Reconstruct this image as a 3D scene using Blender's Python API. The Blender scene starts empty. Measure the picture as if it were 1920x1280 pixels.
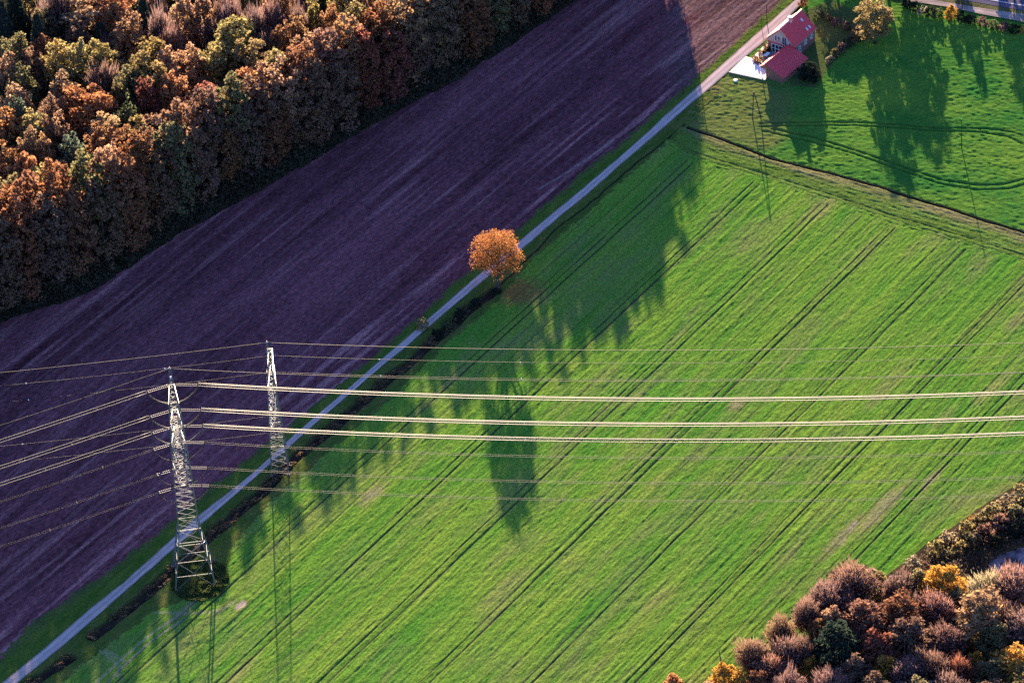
import bpy, bmesh, math, random
import numpy as np
from mathutils import Vector, Matrix

# ------------------------------------------------------------------ camera
SC = bpy.context.scene
FPX, TH, ROLL, S0 = 9383.0, math.radians(37.0), math.radians(-3.9), 7.5
DIST = FPX / S0
CAMP = np.array([0.0, -DIST * math.cos(TH), DIST * math.sin(TH)])
_a = math.pi / 2 - TH
_Rx = np.array([[1, 0, 0], [0, math.cos(_a), -math.sin(_a)], [0, math.sin(_a), math.cos(_a)]])
_Rz = np.array([[math.cos(ROLL), -math.sin(ROLL), 0], [math.sin(ROLL), math.cos(ROLL), 0], [0, 0, 1]])
CR = _Rx @ _Rz
cam_data = bpy.data.cameras.new("camera")
cam_data.sensor_width = 36.0
cam_data.lens = 36.0 * FPX / 1920.0
cam_data.clip_start = 10.0
cam_data.clip_end = 20000.0
cam = bpy.data.objects.new("camera", cam_data)
SC.collection.objects.link(cam)
M4 = Matrix.Identity(4)
for i in range(3):
    for j in range(3):
        M4[i][j] = CR[i][j]
    M4[i][3] = CAMP[i]
cam.matrix_world = M4
SC.camera = cam

# ------------------------------------------------------------------ light
SUN_EL = math.radians(10.3)
world = bpy.data.worlds.new("World")
SC.world = world
world.use_nodes = True
wn = world.node_tree
wn.nodes.clear()
_o = wn.nodes.new("ShaderNodeOutputWorld")
_b = wn.nodes.new("ShaderNodeBackground")
_s = wn.nodes.new("ShaderNodeTexSky")
_s.sky_type = 'NISHITA'
_s.sun_disc = False
_s.sun_elevation = SUN_EL
_s.sun_rotation = math.radians(-0.5)
_s.air_density = 1.0
_s.dust_density = 0.4
_s.ozone_density = 4.0
_b.inputs[1].default_value = 0.05 * 0.92
_t = wn.nodes.new("ShaderNodeVectorMath")
_t.operation = 'MULTIPLY'
_t.inputs[1].default_value = (0.82, 0.80, 1.08)
wn.links.new(_s.outputs[0], _t.inputs[0])
wn.links.new(_t.outputs[0], _b.inputs[0])
wn.links.new(_b.outputs[0], _o.inputs[0])
sd = bpy.data.lights.new("sun", 'SUN')
sd.energy = 4.8
sd.angle = math.radians(0.5)
sd.color = (1.0, 0.80, 0.56)
sun = bpy.data.objects.new("sun", sd)
SC.collection.objects.link(sun)
_d = Vector((math.cos(math.radians(90.5)) * math.cos(SUN_EL), math.sin(math.radians(90.5)) * math.cos(SUN_EL), math.sin(SUN_EL)))
sun.rotation_euler = _d.to_track_quat('Z', 'Y').to_euler()
sun.location = (0, 400, 200)
SC.view_settings.view_transform = 'Standard'
SC.view_settings.look = 'None'
SC.view_settings.gamma = 1.0
SC.view_settings.use_curve_mapping = False
SC.view_settings.exposure = 3.55
SC.cycles.max_bounces = 6
SC.cycles.diffuse_bounces = 3
SC.cycles.transmission_bounces = 3
SC.cycles.transparent_max_bounces = 4
SC.cycles.use_denoising = False
SC.cycles.sample_clamp_indirect = 0.05
SC.cycles.sample_clamp_direct = 3.0

# ------------------------------------------------------------------ helpers
rnd = random.Random(7)
rng = np.random.default_rng(11)
COL = SC.collection


def G(x, y, z=0.0):
    """the point of the level z that the photograph shows at pixel x, y"""
    d = CR @ np.array([(x - 960) / FPX, -(y - 640) / FPX, -1.0])
    t = (z - CAMP[2]) / d[2]
    return CAMP + d * t


def PX(p):
    q = CR.T @ (np.array(p, float) - CAMP)
    return 960 - FPX * q[0] / q[2], 640 + FPX * q[1] / q[2]


AZ = math.radians(53.0)
U = np.array([math.cos(AZ), math.sin(AZ)])
V = np.array([U[1], -U[0]])


def sv(q):
    w = G(*q)[:2]
    return w @ U, w @ V


def line_v(pts):
    """pixel polyline -> function v(s) along the road direction"""
    a = sorted(sv(p) for p in pts)
    ss = np.array([x[0] for x in a])
    vv = np.array([x[1] for x in a])
    g0 = (vv[2] - vv[0]) / (ss[2] - ss[0])
    g1 = (vv[-1] - vv[-3]) / (ss[-1] - ss[-3])
    ss = np.concatenate([[ss[0] - 200], ss, [ss[-1] + 200]])
    vv = np.concatenate([[vv[0] - 200 * g0], vv, [vv[-1] + 200 * g1]])
    return lambda s: np.interp(s, ss, vv)


_tabs = {}


def vn(x, y, seed=0):
    """smooth value noise, -1..1"""
    if seed not in _tabs:
        _tabs[seed] = np.random.default_rng(1000 + seed).random((256, 256)).astype(np.float32) * 2 - 1
    T = _tabs[seed]
    xi = np.floor(x).astype(np.int64)
    yi = np.floor(y).astype(np.int64)
    fx = (x - xi)
    fy = (y - yi)
    fx = fx * fx * (3 - 2 * fx)
    fy = fy * fy * (3 - 2 * fy)
    x0, x1, y0, y1 = xi & 255, (xi + 1) & 255, yi & 255, (yi + 1) & 255
    return (T[x0, y0] * (1 - fx) + T[x1, y0] * fx) * (1 - fy) + (T[x0, y1] * (1 - fx) + T[x1, y1] * fx) * fy


def fbm(x, y, seed, n=3):
    r = 0
    a = 1.0
    for i in range(n):
        r = r + a * vn(x * 2 ** i + 17.3 * i, y * 2 ** i - 9.1 * i, seed + i)
        a *= 0.55
    return r / 1.7


def sm(a, b, x):
    t = np.clip((x - a) / (b - a), 0, 1)
    return t * t * (3 - 2 * t)


def inpoly(x, y, poly):
    r = np.zeros(x.shape, bool)
    n = len(poly)
    for i in range(n):
        x0, y0 = poly[i]
        x1, y1 = poly[(i + 1) % n]
        if y0 == y1:
            continue
        c = ((y0 > y) != (y1 > y)) & (x < (x1 - x0) * (y - y0) / (y1 - y0) + x0)
        r ^= c
    return r


def pdist(x, y, pts):
    """distance to a world polyline"""
    d = np.full(x.shape, 1e9)
    for (x0, y0), (x1, y1) in zip(pts[:-1], pts[1:]):
        dx, dy = x1 - x0, y1 - y0
        t = np.clip(((x - x0) * dx + (y - y0) * dy) / (dx * dx + dy * dy + 1e-9), 0, 1)
        d = np.minimum(d, np.hypot(x - x0 - t * dx, y - y0 - t * dy))
    return d


def W2(pts):
    return [tuple(G(*p)[:2]) for p in pts]


def mesh_np(name, verts, quads, mat, col=None, smooth=True):
    me = bpy.data.meshes.new(name)
    nv, nq = len(verts), len(quads)
    k = quads.shape[1]
    me.vertices.add(nv)
    me.vertices.foreach_set("co", np.ascontiguousarray(verts, dtype=np.float32).ravel())
    me.loops.add(nq * k)
    me.loops.foreach_set("vertex_index", np.ascontiguousarray(quads, dtype=np.int32).ravel())
    me.polygons.add(nq)
    me.polygons.foreach_set("loop_start", np.arange(0, nq * k, k, dtype=np.int32))
    me.polygons.foreach_set("loop_total", np.full(nq, k, dtype=np.int32))
    if smooth:
        me.polygons.foreach_set("use_smooth", np.ones(nq, dtype=bool))
    if col is not None:
        at = me.attributes.new("albedo", 'FLOAT_COLOR', 'POINT')
        c4 = np.ones((nv, 4), np.float32)
        c4[:, :3] = col
        at.data.foreach_set("color", c4.ravel())
    me.update(calc_edges=True)
    if mat:
        me.materials.append(mat)
    return me


def obj(name, data, parent=None, **kw):
    o = bpy.data.objects.new(name, data)
    COL.objects.link(o)
    if parent is not None:
        o.parent = parent
    for k, v in kw.items():
        o[k] = v
    return o


def thing(name, label, cat, loc=(0, 0, 0), rz=0.0, group=None, data=None):
    o = obj(name, data, None, label=label, category=cat)
    o.location = loc
    o.rotation_euler = (0, 0, rz)
    if group:
        o['group'] = group
    return o


def grid_faces(n, m, keep=None):
    i = np.arange(n * m).reshape(n, m)
    q = np.stack([i[:-1, :-1], i[1:, :-1], i[1:, 1:], i[:-1, 1:]], -1).reshape(-1, 4)
    if keep is not None:
        q = q[keep[:-1, :-1].ravel()]
    return q


def compact(verts, quads, col):
    used = np.zeros(len(verts), bool)
    used[quads.ravel()] = True
    idx = np.cumsum(used) - 1
    return verts[used], idx[quads], (col[used] if col is not None else None)


def lerp(a, b, t):
    a, b = np.array(a), np.array(b)
    return a + (b - a) * t[..., None]


# ------------------------------------------------------------------ materials
def newmat(name):
    m = bpy.data.materials.new(name)
    m.use_nodes = True
    nt = m.node_tree
    nt.nodes.clear()
    out = nt.nodes.new("ShaderNodeOutputMaterial")
    return m, nt, out


def nd(nt, t, **kw):
    n = nt.nodes.new(t)
    for k, v in kw.items():
        setattr(n, k, v)
    return n


def simple(name, col, rough=0.7, metal=0.0, var=0.15, scale=3.0, spec=0.3, bump=0.0, stretch=(1, 1, 1)):
    m, nt, out = newmat(name)
    p = nd(nt, "ShaderNodeBsdfPrincipled")
    p.inputs["Roughness"].default_value = rough
    p.inputs["Metallic"].default_value = metal
    p.inputs["Specular IOR Level"].default_value = spec
    tc = nd(nt, "ShaderNodeTexCoord")
    mp = nd(nt, "ShaderNodeMapping")
    mp.inputs["Scale"].default_value = stretch
    nz = nd(nt, "ShaderNodeTexNoise")
    nz.inputs["Scale"].default_value = scale
    nz.inputs["Detail"].default_value = 4
    nt.links.new(tc.outputs["Object"], mp.inputs[0])
    nt.links.new(mp.outputs[0], nz.inputs["Vector"])
    mr = nd(nt, "ShaderNodeMapRange")
    mr.inputs["To Min"].default_value = 1 - var
    mr.inputs["To Max"].default_value = 1 + var
    nt.links.new(nz.outputs["Fac"], mr.inputs["Value"])
    vm = nd(nt, "ShaderNodeVectorMath", operation='SCALE')
    vm.inputs[0].default_value = col
    nt.links.new(mr.outputs[0], vm.inputs["Scale"])
    nt.links.new(vm.outputs[0], p.inputs["Base Color"])
    if bump:
        bp = nd(nt, "ShaderNodeBump")
        bp.inputs["Distance"].default_value = bump
        nt.links.new(nz.outputs["Fac"], bp.inputs["Height"])
        nt.links.new(bp.outputs[0], p.inputs["Normal"])
    nt.links.new(p.outputs[0], out.inputs[0])
    return m


def ground_mat(name, fine=2.2, var=0.35, bump=0.08, stretch=(1, 1, 1), rot=0.0, trans=0.0):
    """colour from the sheet's own albedo, finer grain and relief from noise"""
    m, nt, out = newmat(name)
    at = nd(nt, "ShaderNodeAttribute", attribute_name="albedo")
    ge = nd(nt, "ShaderNodeNewGeometry")
    mp = nd(nt, "ShaderNodeMapping")
    mp.vector_type = 'TEXTURE'
    mp.inputs["Rotation"].default_value = (0, 0, rot)
    mp.inputs["Scale"].default_value = stretch
    nt.links.new(ge.outputs["Position"], mp.inputs[0])
    nz = nd(nt, "ShaderNodeTexNoise")
    nz.inputs["Scale"].default_value = fine
    nz.inputs["Detail"].default_value = 5
    nz.inputs["Roughness"].default_value = 0.7
    nt.links.new(mp.outputs[0], nz.inputs["Vector"])
    mr = nd(nt, "ShaderNodeMapRange")
    mr.inputs["From Min"].default_value = 0.25
    mr.inputs["From Max"].default_value = 0.75
    mr.inputs["To Min"].default_value = 1 - var
    mr.inputs["To Max"].default_value = 1 + var
    nt.links.new(nz.outputs["Fac"], mr.inputs["Value"])
    vm = nd(nt, "ShaderNodeVectorMath", operation='SCALE')
    nt.links.new(at.outputs["Color"], vm.inputs[0])
    nt.links.new(mr.outputs[0], vm.inputs["Scale"])
    bp = nd(nt, "ShaderNodeBump")
    bp.inputs["Distance"].default_value = bump
    bp.inputs["Strength"].default_value = 1.0
    nt.links.new(nz.outputs["Fac"], bp.inputs["Height"])
    df = nd(nt, "ShaderNodeBsdfDiffuse")
    df.inputs["Roughness"].default_value = 0.6
    nt.links.new(vm.outputs[0], df.inputs["Color"])
    nt.links.new(bp.outputs[0], df.inputs["Normal"])
    nt.links.new(df.outputs[0], out.inputs[0])
    return m


def leaf_mat(name, trans=0.4, var=0.35):
    """foliage: the tree's own object colour, varied leaf by leaf, partly translucent"""
    m, nt, out = newmat(name)
    oi = nd(nt, "ShaderNodeObjectInfo")
    ge = nd(nt, "ShaderNodeNewGeometry")
    mr = nd(nt, "ShaderNodeMapRange")
    mr.inputs["To Min"].default_value = 1 - var
    mr.inputs["To Max"].default_value = 1 + var
    nt.links.new(ge.outputs["Random Per Island"], mr.inputs["Value"])
    hs = nd(nt, "ShaderNodeHueSaturation")
    h = nd(nt, "ShaderNodeMapRange")
    h.inputs["To Min"].default_value = 0.49
    h.inputs["To Max"].default_value = 0.512
    mul = nd(nt, "ShaderNodeMath", operation='MULTIPLY')
    mul.inputs[1].default_value = 7.31
    fr = nd(nt, "ShaderNodeMath", operation='FRACT')
    nt.links.new(ge.outputs["Random Per Island"], mul.inputs[0])
    nt.links.new(mul.outputs[0], fr.inputs[0])
    nt.links.new(fr.outputs[0], h.inputs["Value"])
    nt.links.new(h.outputs[0], hs.inputs["Hue"])
    nt.links.new(mr.outputs[0], hs.inputs["Value"])
    nt.links.new(oi.outputs["Color"], hs.inputs["Color"])
    df = nd(nt, "ShaderNodeBsdfDiffuse")
    tr = nd(nt, "ShaderNodeBsdfTranslucent")
    mx = nd(nt, "ShaderNodeMixShader")
    mx.inputs[0].default_value = trans
    nt.links.new(hs.outputs[0], df.inputs["Color"])
    nt.links.new(hs.outputs[0], tr.inputs["Color"])
    nt.links.new(df.outputs[0], mx.inputs[1])
    nt.links.new(tr.outputs[0], mx.inputs[2])
    nt.links.new(mx.outputs[0], out.inputs[0])
    return m


def brick_mat(name, c1, c2, mortar):
    m, nt, out = newmat(name)
    tc = nd(nt, "ShaderNodeTexCoord")
    mp = nd(nt, "ShaderNodeMapping")
    mp.inputs["Rotation"].default_value = (math.radians(90), 0, 0)
    sx = nd(nt, "ShaderNodeSeparateXYZ")
    cb = nd(nt, "ShaderNodeCombineXYZ")
    ad = nd(nt, "ShaderNodeMath", operation='ADD')
    nt.links.new(tc.outputs["Object"], sx.inputs[0])
    nt.links.new(sx.outputs[0], ad.inputs[0])
    nt.links.new(sx.outputs[1], ad.inputs[1])
    nt.links.new(ad.outputs[0], cb.inputs[0])
    nt.links.new(sx.outputs[2], cb.inputs[1])
    br = nd(nt, "ShaderNodeTexBrick")
    br.inputs["Scale"].default_value = 1.0
    br.inputs["Brick Width"].default_value = 0.42
    br.inputs["Row Height"].default_value = 0.16
    br.inputs["Mortar Size"].default_value = 0.012
    br.inputs["Color1"].default_value = (*c1, 1)
    br.inputs["Color2"].default_value = (*c2, 1)
    br.inputs["Mortar"].default_value = (*mortar, 1)
    nt.links.new(cb.outputs[0], br.inputs["Vector"])
    p = nd(nt, "ShaderNodeBsdfPrincipled")
    p.inputs["Roughness"].default_value = 0.85
    nt.links.new(br.outputs["Color"], p.inputs["Base Color"])
    nt.links.new(p.outputs[0], out.inputs[0])
    return m


M_WHEAT = ground_mat("wheat_crop", fine=2.0, var=0.62, bump=0.16, stretch=(1.8, 1.0, 1.0), rot=AZ)
M_MEADOW = ground_mat("meadow_grass", fine=1.3, var=0.4, bump=0.20, stretch=(1.5, 0.9, 1.0), rot=0.1)
M_SOIL = ground_mat("ploughed_soil", fine=1.6, var=0.75, bump=0.22, stretch=(2.2, 1.0, 1.0), rot=math.radians(51.3))
M_VERGE = ground_mat("verge_grass", fine=1.6, var=0.45, bump=0.2)
M_ROADSURF = ground_mat("lane_asphalt", fine=1.5, var=0.10, bump=0.01, stretch=(3, 1, 1), rot=math.radians(51.3))
M_FLOOR = ground_mat("leaf_litter", fine=1.2, var=0.4, bump=0.15)
M_LEAF = leaf_mat("autumn_leaves", 0.40, 0.24)
M_TWIG = leaf_mat("bare_twigs", 0.4, 0.3)
M_NEEDLE = leaf_mat("needles", 0.1, 0.4)
M_BARK = simple("bark", (0.055, 0.042, 0.035), 0.9, var=0.3, scale=2.0, bump=0.05)
M_STEEL = simple("galvanised_steel", (0.090, 0.093, 0.100), 0.55, 0.1, var=0.12, scale=1.0, spec=0.5)
M_DARKSTEEL = simple("weathered_steel", (0.30, 0.27, 0.27), 0.6, 0.2, var=0.15, scale=1.0)
M_WIRE = simple("glint_toned_wire", (0.046, 0.037, 0.033), 0.6, 0.0, var=0.05, spec=0.3)  # sun glint of the far circuit put into the wire colour
M_DIMWIRE = simple("dim_toned_wire", (0.0042, 0.0038, 0.0042), 0.7, 0.0, var=0.05, spec=0.2)  # same aluminium, darkened in colour for wires that catch no glint
M_INSUL = simple("brown_insulator", (0.075, 0.050, 0.044), 0.5, var=0.1, spec=0.4)
M_WOOD = simple("tarred_pole", (0.03, 0.026, 0.024), 0.8, var=0.3)
M_ROOF = simple("red_roof_tile", (0.64, 0.055, 0.062), 0.6, var=0.22, scale=2.2, spec=0.3)
M_RIDGE = simple("ridge_tile", (0.62, 0.42, 0.36), 0.6, var=0.1)
M_BRICK = brick_mat("red_brick", (0.20, 0.07, 0.055), (0.14, 0.05, 0.045), (0.22, 0.17, 0.15))
M_CLAD = simple("pale_wood_cladding", (0.42, 0.30, 0.25), 0.75, var=0.15, scale=2.0, stretch=(1, 6, 0.3))
M_WHITE = simple("white_frame", (0.8, 0.8, 0.8), 0.4, var=0.03)
M_GLASS = simple("window_glass", (0.02, 0.022, 0.03), 0.06, var=0.05, spec=0.9)
M_SKYLT = simple("roof_window_glass", (0.45, 0.5, 0.58), 0.1, var=0.05, spec=0.9)
M_DRIVE = simple("pale_concrete", (0.80, 0.76, 0.74), 0.8, var=0.05, scale=0.6)
M_TERR = simple("terrace_gravel", (0.34, 0.25, 0.22), 0.9, var=0.2, scale=3.0)
M_KERB = simple("grey_kerb", (0.28, 0.25, 0.24), 0.85, var=0.15)
M_WATER, _nt, _out = newmat("pond_water")
_p = nd(_nt, "ShaderNodeBsdfPrincipled")
_p.inputs["Base Color"].default_value = (0.20, 0.15, 0.18, 1)
_p.inputs["Roughness"].default_value = 0.35
_p.inputs["Specular IOR Level"].default_value = 0.25
_nz = nd(_nt, "ShaderNodeTexNoise")
_nz.inputs["Scale"].default_value = 0.8
_nz.inputs["Detail"].default_value = 3
_ge = nd(_nt, "ShaderNodeNewGeometry")
_nt.links.new(_ge.outputs["Position"], _nz.inputs["Vector"])
_bp = nd(_nt, "ShaderNodeBump")
_bp.inputs["Distance"].default_value = 0.04
_nt.links.new(_nz.outputs["Fac"], _bp.inputs["Height"])
_nt.links.new(_bp.outputs[0], _p.inputs["Normal"])
_n2 = nd(_nt, "ShaderNodeTexNoise")
_n2.inputs["Scale"].default_value = 0.35
_n2.inputs["Detail"].default_value = 6
_nt.links.new(_ge.outputs["Position"], _n2.inputs["Vector"])
_cr = nd(_nt, "ShaderNodeValToRGB")
_cr.color_ramp.elements[0].position = 0.42
_cr.color_ramp.elements[0].color = (0.012, 0.012, 0.015, 1)
_cr.color_ramp.elements[1].position = 0.60
_cr.color_ramp.elements[1].color = (0.24, 0.17, 0.185, 1)
_nt.links.new(_n2.outputs["Fac"], _cr.inputs[0])
_nt.links.new(_cr.outputs[0], _p.inputs["Base Color"])
_nt.links.new(_p.outputs[0], _out.inputs[0])

# ------------------------------------------------------------------ outlines read from the photograph
ROAD_L = [(6.7, 1276.7), (76.7, 1220), (173, 1136.7), (233, 1090), (330, 1003), (373, 965), (457, 900), (480, 872 + 9), (507, 849 + 7),
          (562, 805), (633, 745), (693, 693), (737, 654.6), (764.5, 631), (799, 601), (846, 560), (894.8, 517), (973, 453), (1033, 402),
          (1083, 361.7), (1166.7, 290), (1220, 243), (1240, 223), (1319, 152.7), (1375, 102), (1437, 47), (1462, 25), (1490, 1), (1560, -62)]
ROAD_R = [(33, 1280), (123, 1206.7), (213, 1128), (260, 1086.7), (333, 1023), (376.7, 984), (470, 903), (532, 848), (578.5, 806), (655, 740),
          (718, 685.5), (753.5, 658), (783.6, 631), (805, 613), (848, 575.8), (914, 521), (980.7, 466.5), (1055, 402), (1100, 366),
          (1183, 293), (1243, 242), (1283, 206), (1335.8, 162), (1371.8, 130), (1396, 109), (1436, 77), (1470, 42), (1503, 8), (1570, -50)]
VERGE_L = [(-60, 1290), (60, 1165), (190, 1078), (300, 995), (400, 908), (480, 848), (560, 782), (640, 717), (700, 668), (757, 616), (800, 580), (845, 537), (900, 492),
           (960, 440), (1020, 386), (1075, 340), (1160, 270), (1220, 222), (1300, 150), (1360, 98), (1420, 42), (1460, 8), (1540, -66)]
FIELD_L = [(40, 1338), (150, 1248), (225, 1192), (290, 1145), (420, 1100), (432, 1030), (505, 942), (570, 886), (650, 816), (745, 737), (830, 652),
           (930, 567), (1000, 482), (1110, 392), (1190, 318), (1262, 258), (1300, 225)]
DITCH = [(40, 1292), (137, 1230), (170, 1197), (213, 1163), (267, 1120), (320, 1073), (387, 1010), (430, 973), (493, 920), (554, 857), (597.6, 821.5), (633, 794),
         (688, 745), (726, 712), (770, 676.5), (816, 635.5), (848, 611), (877, 580), (920, 550.4), (945, 528), (1005, 470), (1040, 430), (1110, 378), (1190, 308), (1250, 262)]
DITCH2 = [(1290, 238), (1312, 246), (1350, 259), (1405, 280), (1446, 296.5), (1503.5, 311), (1561, 325), (1614, 340), (1652, 350), (1700, 367), (1780, 390),
          (1847, 413), (1913, 432), (2000, 461), (2200, 530)]
HEAD = [(1252, 268), (1286, 290), (1330, 306), (1427, 335), (1553, 375), (1667, 413), (1810, 455), (1913, 487), (2000, 515), (2200, 585)]
EDGE = [(-160, 730), (-60, 645), (0, 602), (180, 540), (330, 440), (560, 315), (700, 230), (850, 150), (1000, 55), (1080, 0)]
HEDGE = [(1180, 1440), (1330, 1330), (1440, 1250), (1560, 1160), (1660, 1085), (1700, 1055), (1745, 1018), (1790, 990), (1840, 955), (1880, 930), (1920, 905), (2060, 815), (2200, 730)]

vRL, vRR, vVL, vFL, vD = map(line_v, (ROAD_L, ROAD_R, VERGE_L, FIELD_L, DITCH))
E2 = np.array(W2(EDGE))
ESL = (E2[-1, 1] - E2[-4, 1]) / (E2[-1, 0] - E2[-4, 0])


def edge_y(x):
    return np.where(x > E2[-1, 0], E2[-1, 1] + (x - E2[-1, 0]) * ESL, np.interp(x, E2[:, 0], E2[:, 1]))


# ------------------------------------------------------------------ ground sheets
def sheet(name, o2, az, s0, s1, ds, v0, v1, dv, mask, zf, cf, mat):
    u = np.array([math.cos(az), math.sin(az)])
    v = np.array([u[1], -u[0]])
    s = np.arange(s0, s1, ds)
    w = np.arange(v0, v1, dv)
    S, Wv = np.meshgrid(s, w, indexing='ij')
    X = o2[0] + S * u[0] + Wv * v[0]
    Y = o2[1] + S * u[1] + Wv * v[1]
    keep = mask(X, Y, S, Wv)
    Z = zf(X, Y, S, Wv)
    C = cf(X, Y, S, Wv)
    q = grid_faces(len(s), len(w), keep)
    vv, qq, cc = compact(np.stack([X, Y, Z], -1).reshape(-1, 3), q[:, ::-1], C.reshape(-1, 3))
    me = mesh_np(name, vv, qq, mat, cc)
    return obj(name, me, kind='structure')


# base ground far out to the horizon
_g = 6000.0
_n = 25
_xs = np.linspace(-_g, _g, _n)
_X, _Y = np.meshgrid(_xs, _xs, indexing='ij')
_C = lerp((0.05, 0.07, 0.025), (0.09, 0.075, 0.045), 0.5 + 0.5 * vn(_X / 900, _Y / 900, 3))
obj("ground", mesh_np("ground", np.stack([_X, _Y, np.full(_X.shape, -1.6)], -1).reshape(-1, 3), grid_faces(_n, _n)[:, ::-1], M_FLOOR, _C.reshape(-1, 3)), kind='structure')

# --- wheat field
A0 = G(1415, 340)[:2]
TV = float(A0 @ V)
TRAM = [TV + k * 20.2 + d for k in range(-1, 9) for d in (-0.05, 1.85)]
TRAM_POLY = W2([(-300, 1500)] + [(1252, 276), (1286, 300), (1427, 345), (1553, 385), (1667, 423), (1810, 465), (1913, 497), (2000, 525), (2200, 595)] + [(2500, 800), (1660, 1125), (1200, 1470), (500, 1900)])
WHEAT_POLY = W2([(1240, 262)] + [(x, y - 3) for x, y in HEAD] + [(2300, 700)] + [(x, y - 4) for x, y in reversed(HEDGE)] + [(1100, 1500), (400, 1900), (-400, 1700)])
GAPS = [(G(1580, 1005)[:2], 14, 2.6), (G(1650, 955)[:2], 16, 3.0), (G(452, 1134)[:2], 2.6, 1.5), (G(700, 925)[:2], 7, 2.6), (G(1380, 760)[:2], 4, 2.5), (G(1750, 895)[:2], 8, 1.6), (G(1600, 985)[:2], 3.5, 0.6), (G(1680, 930)[:2], 8, 1.0), (G(350, 1140)[:2], 8, 1.5)]
PALE_TRACKS = [W2([(347, 1160), (310, 1182), (273, 1210), (233, 1247), (190, 1290)]), W2([(330, 1156), (290, 1183), (262, 1205), (222, 1240), (180, 1280)])]
FAINT_TRACKS = [W2([(160, 1208), (195, 1222), (222, 1246), (225, 1275)]), W2([(176, 1213), (208, 1224), (236, 1240)]), W2([(290, 1147), (350, 1150), (410, 1146), (440, 1128)])]
MOUND = np.array(G(368, 1093)[:2])
OAKP = np.array(G(935, 545)[:2])


def wheat_common(X, Y):
    S = X * U[0] + Y * U[1]
    Wv = X * V[0] + Y * V[1]
    inside = inpoly(X, Y, TRAM_POLY) & (Wv > vFL(S) + 1.0)
    tr = np.zeros(X.shape)
    wob = 0.12 * vn(S / 9, S * 0, 41)
    for k, t in enumerate(TRAM):
        d = np.abs(Wv + wob - t)
        near = d < 0.7
        wd = (0.19 if k % 2 == 0 else 0.23) * (1 + 0.15 * vn(S / 3.0, S * 0 + k * 9.7, 42))
        tr = np.maximum(tr, np.where(near & inside, 1 - sm(wd * 0.5, wd * 1.25, d), 0))
    return S, Wv, inside, tr


def wheat_fields(X, Y):
    S, Wv, inside, tr = wheat_common(X, Y)
    bout = np.abs(((Wv - TV + 3.4) / 3.37) % 1.0 - 0.5) * 3.37     # drill bouts
    bn = np.floor((Wv - TV + 3.4) / 3.37)
    line = (1 - sm(0.10, 0.28, np.abs(bout - 0.0))) * (0.25 + 0.75 * (vn(bn * 3.7, S / 40, 44) > 0.1)) * inside
    rows = vn(S / 40, Wv / 0.46, 45) * 0.5 + vn(S / 24, Wv / 0.9, 46) * 0.5 + 0.5 * vn(S / 60, Wv / 1.9, 49)
    rows = np.where(inside, rows, 0.6 * vn(X / 2.0, Y / 0.8, 47))
    bare = np.zeros(X.shape)
    for (c, a, b) in GAPS:
        ds = (X - c[0]) * U[0] + (Y - c[1]) * U[1]
        dv = (X - c[0]) * V[0] + (Y - c[1]) * V[1]
        bare = np.maximum(bare, (1 - sm(0.35, 1.1, np.sqrt((ds / a) ** 2 + (dv / b) ** 2) + 0.3 * fbm(X / 1.6, Y / 1.6, 48))) * (0.95 if a < 4 else 0.6))
    return S, Wv, inside, tr, line, rows, bare


def wheat_z(X, Y, *_):
    S, Wv, inside, tr, line, rows, bare = wheat_fields(X, Y)
    amp = 1 - 0.75 * np.clip(bare, 0, 1)
    z = 0.085 * rows * amp + (0.10 * fbm(S / 1.7, Wv / 0.8, 50, 3) + 0.05 * fbm(X / 0.6, Y / 0.6, 53, 2)) * amp
    return z * (1 - tr) - 0.11 * tr - 0.05 * line + 0.04


def wheat_c(X, Y, *_):
    S, Wv, inside, tr, line, rows, bare = wheat_fields(X, Y)
    big = fbm(S / 38, Wv / 11, 60, 3)
    mid = fbm(S / 9, Wv / 2.2, 63, 3)
    t = np.clip(0.45 + 0.5 * big + 0.3 * mid + 0.30 * rows, 0, 1)
    C = lerp((0.072, 0.190, 0.022), (0.162, 0.242, 0.032), t)
    d = np.clip(0.8 * fbm(S / 22, Wv / 7, 66, 3) + 0.4 * mid + 0.02, 0, 1) * 0.72
    C = C * (1 - d[..., None]) + np.array((0.145, 0.145, 0.058)) * d[..., None]
    tan = np.clip((fbm(S / 30, Wv / 9, 69, 3) - 0.35) * 1.2, 0, 0.35) + 0.9 * bare
    tan = np.clip(tan, 0, 1)
    C = C * (1 - tan[..., None]) + np.array((0.24, 0.17, 0.085)) * tan[..., None]
    pale = np.clip(bare * 1.6 - 0.85, 0, 1)[..., None]
    C = C * (1 - pale) + np.array((0.42, 0.33, 0.27)) * pale
    pt = np.zeros(X.shape)
    for tk in PALE_TRACKS:
        pt = np.maximum(pt, 0.75 * (1 - sm(0.15, 0.5, pdist(X, Y, tk))))
    for tk in FAINT_TRACKS:
        pt = np.maximum(pt, 0.4 * (1 - sm(0.2, 0.8, pdist(X, Y, tk))))
    C = C * (1 - pt[..., None]) + np.array((0.30, 0.24, 0.16)) * pt[..., None]
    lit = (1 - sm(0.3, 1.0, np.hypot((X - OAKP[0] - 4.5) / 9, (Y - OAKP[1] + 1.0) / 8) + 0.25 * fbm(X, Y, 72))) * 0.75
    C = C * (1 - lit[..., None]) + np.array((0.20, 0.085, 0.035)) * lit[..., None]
    soil = np.clip(0.92 * tr + 0.45 * line, 0, 1)[..., None]
    C = C * (1 - soil) + np.array((0.042, 0.030, 0.026)) * soil
    return C


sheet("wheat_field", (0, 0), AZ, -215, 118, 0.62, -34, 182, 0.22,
      lambda X, Y, S, Wv: inpoly(X, Y, WHEAT_POLY) & (Wv > vFL(S) - 0.4), wheat_z, wheat_c, M_WHEAT)

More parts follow.
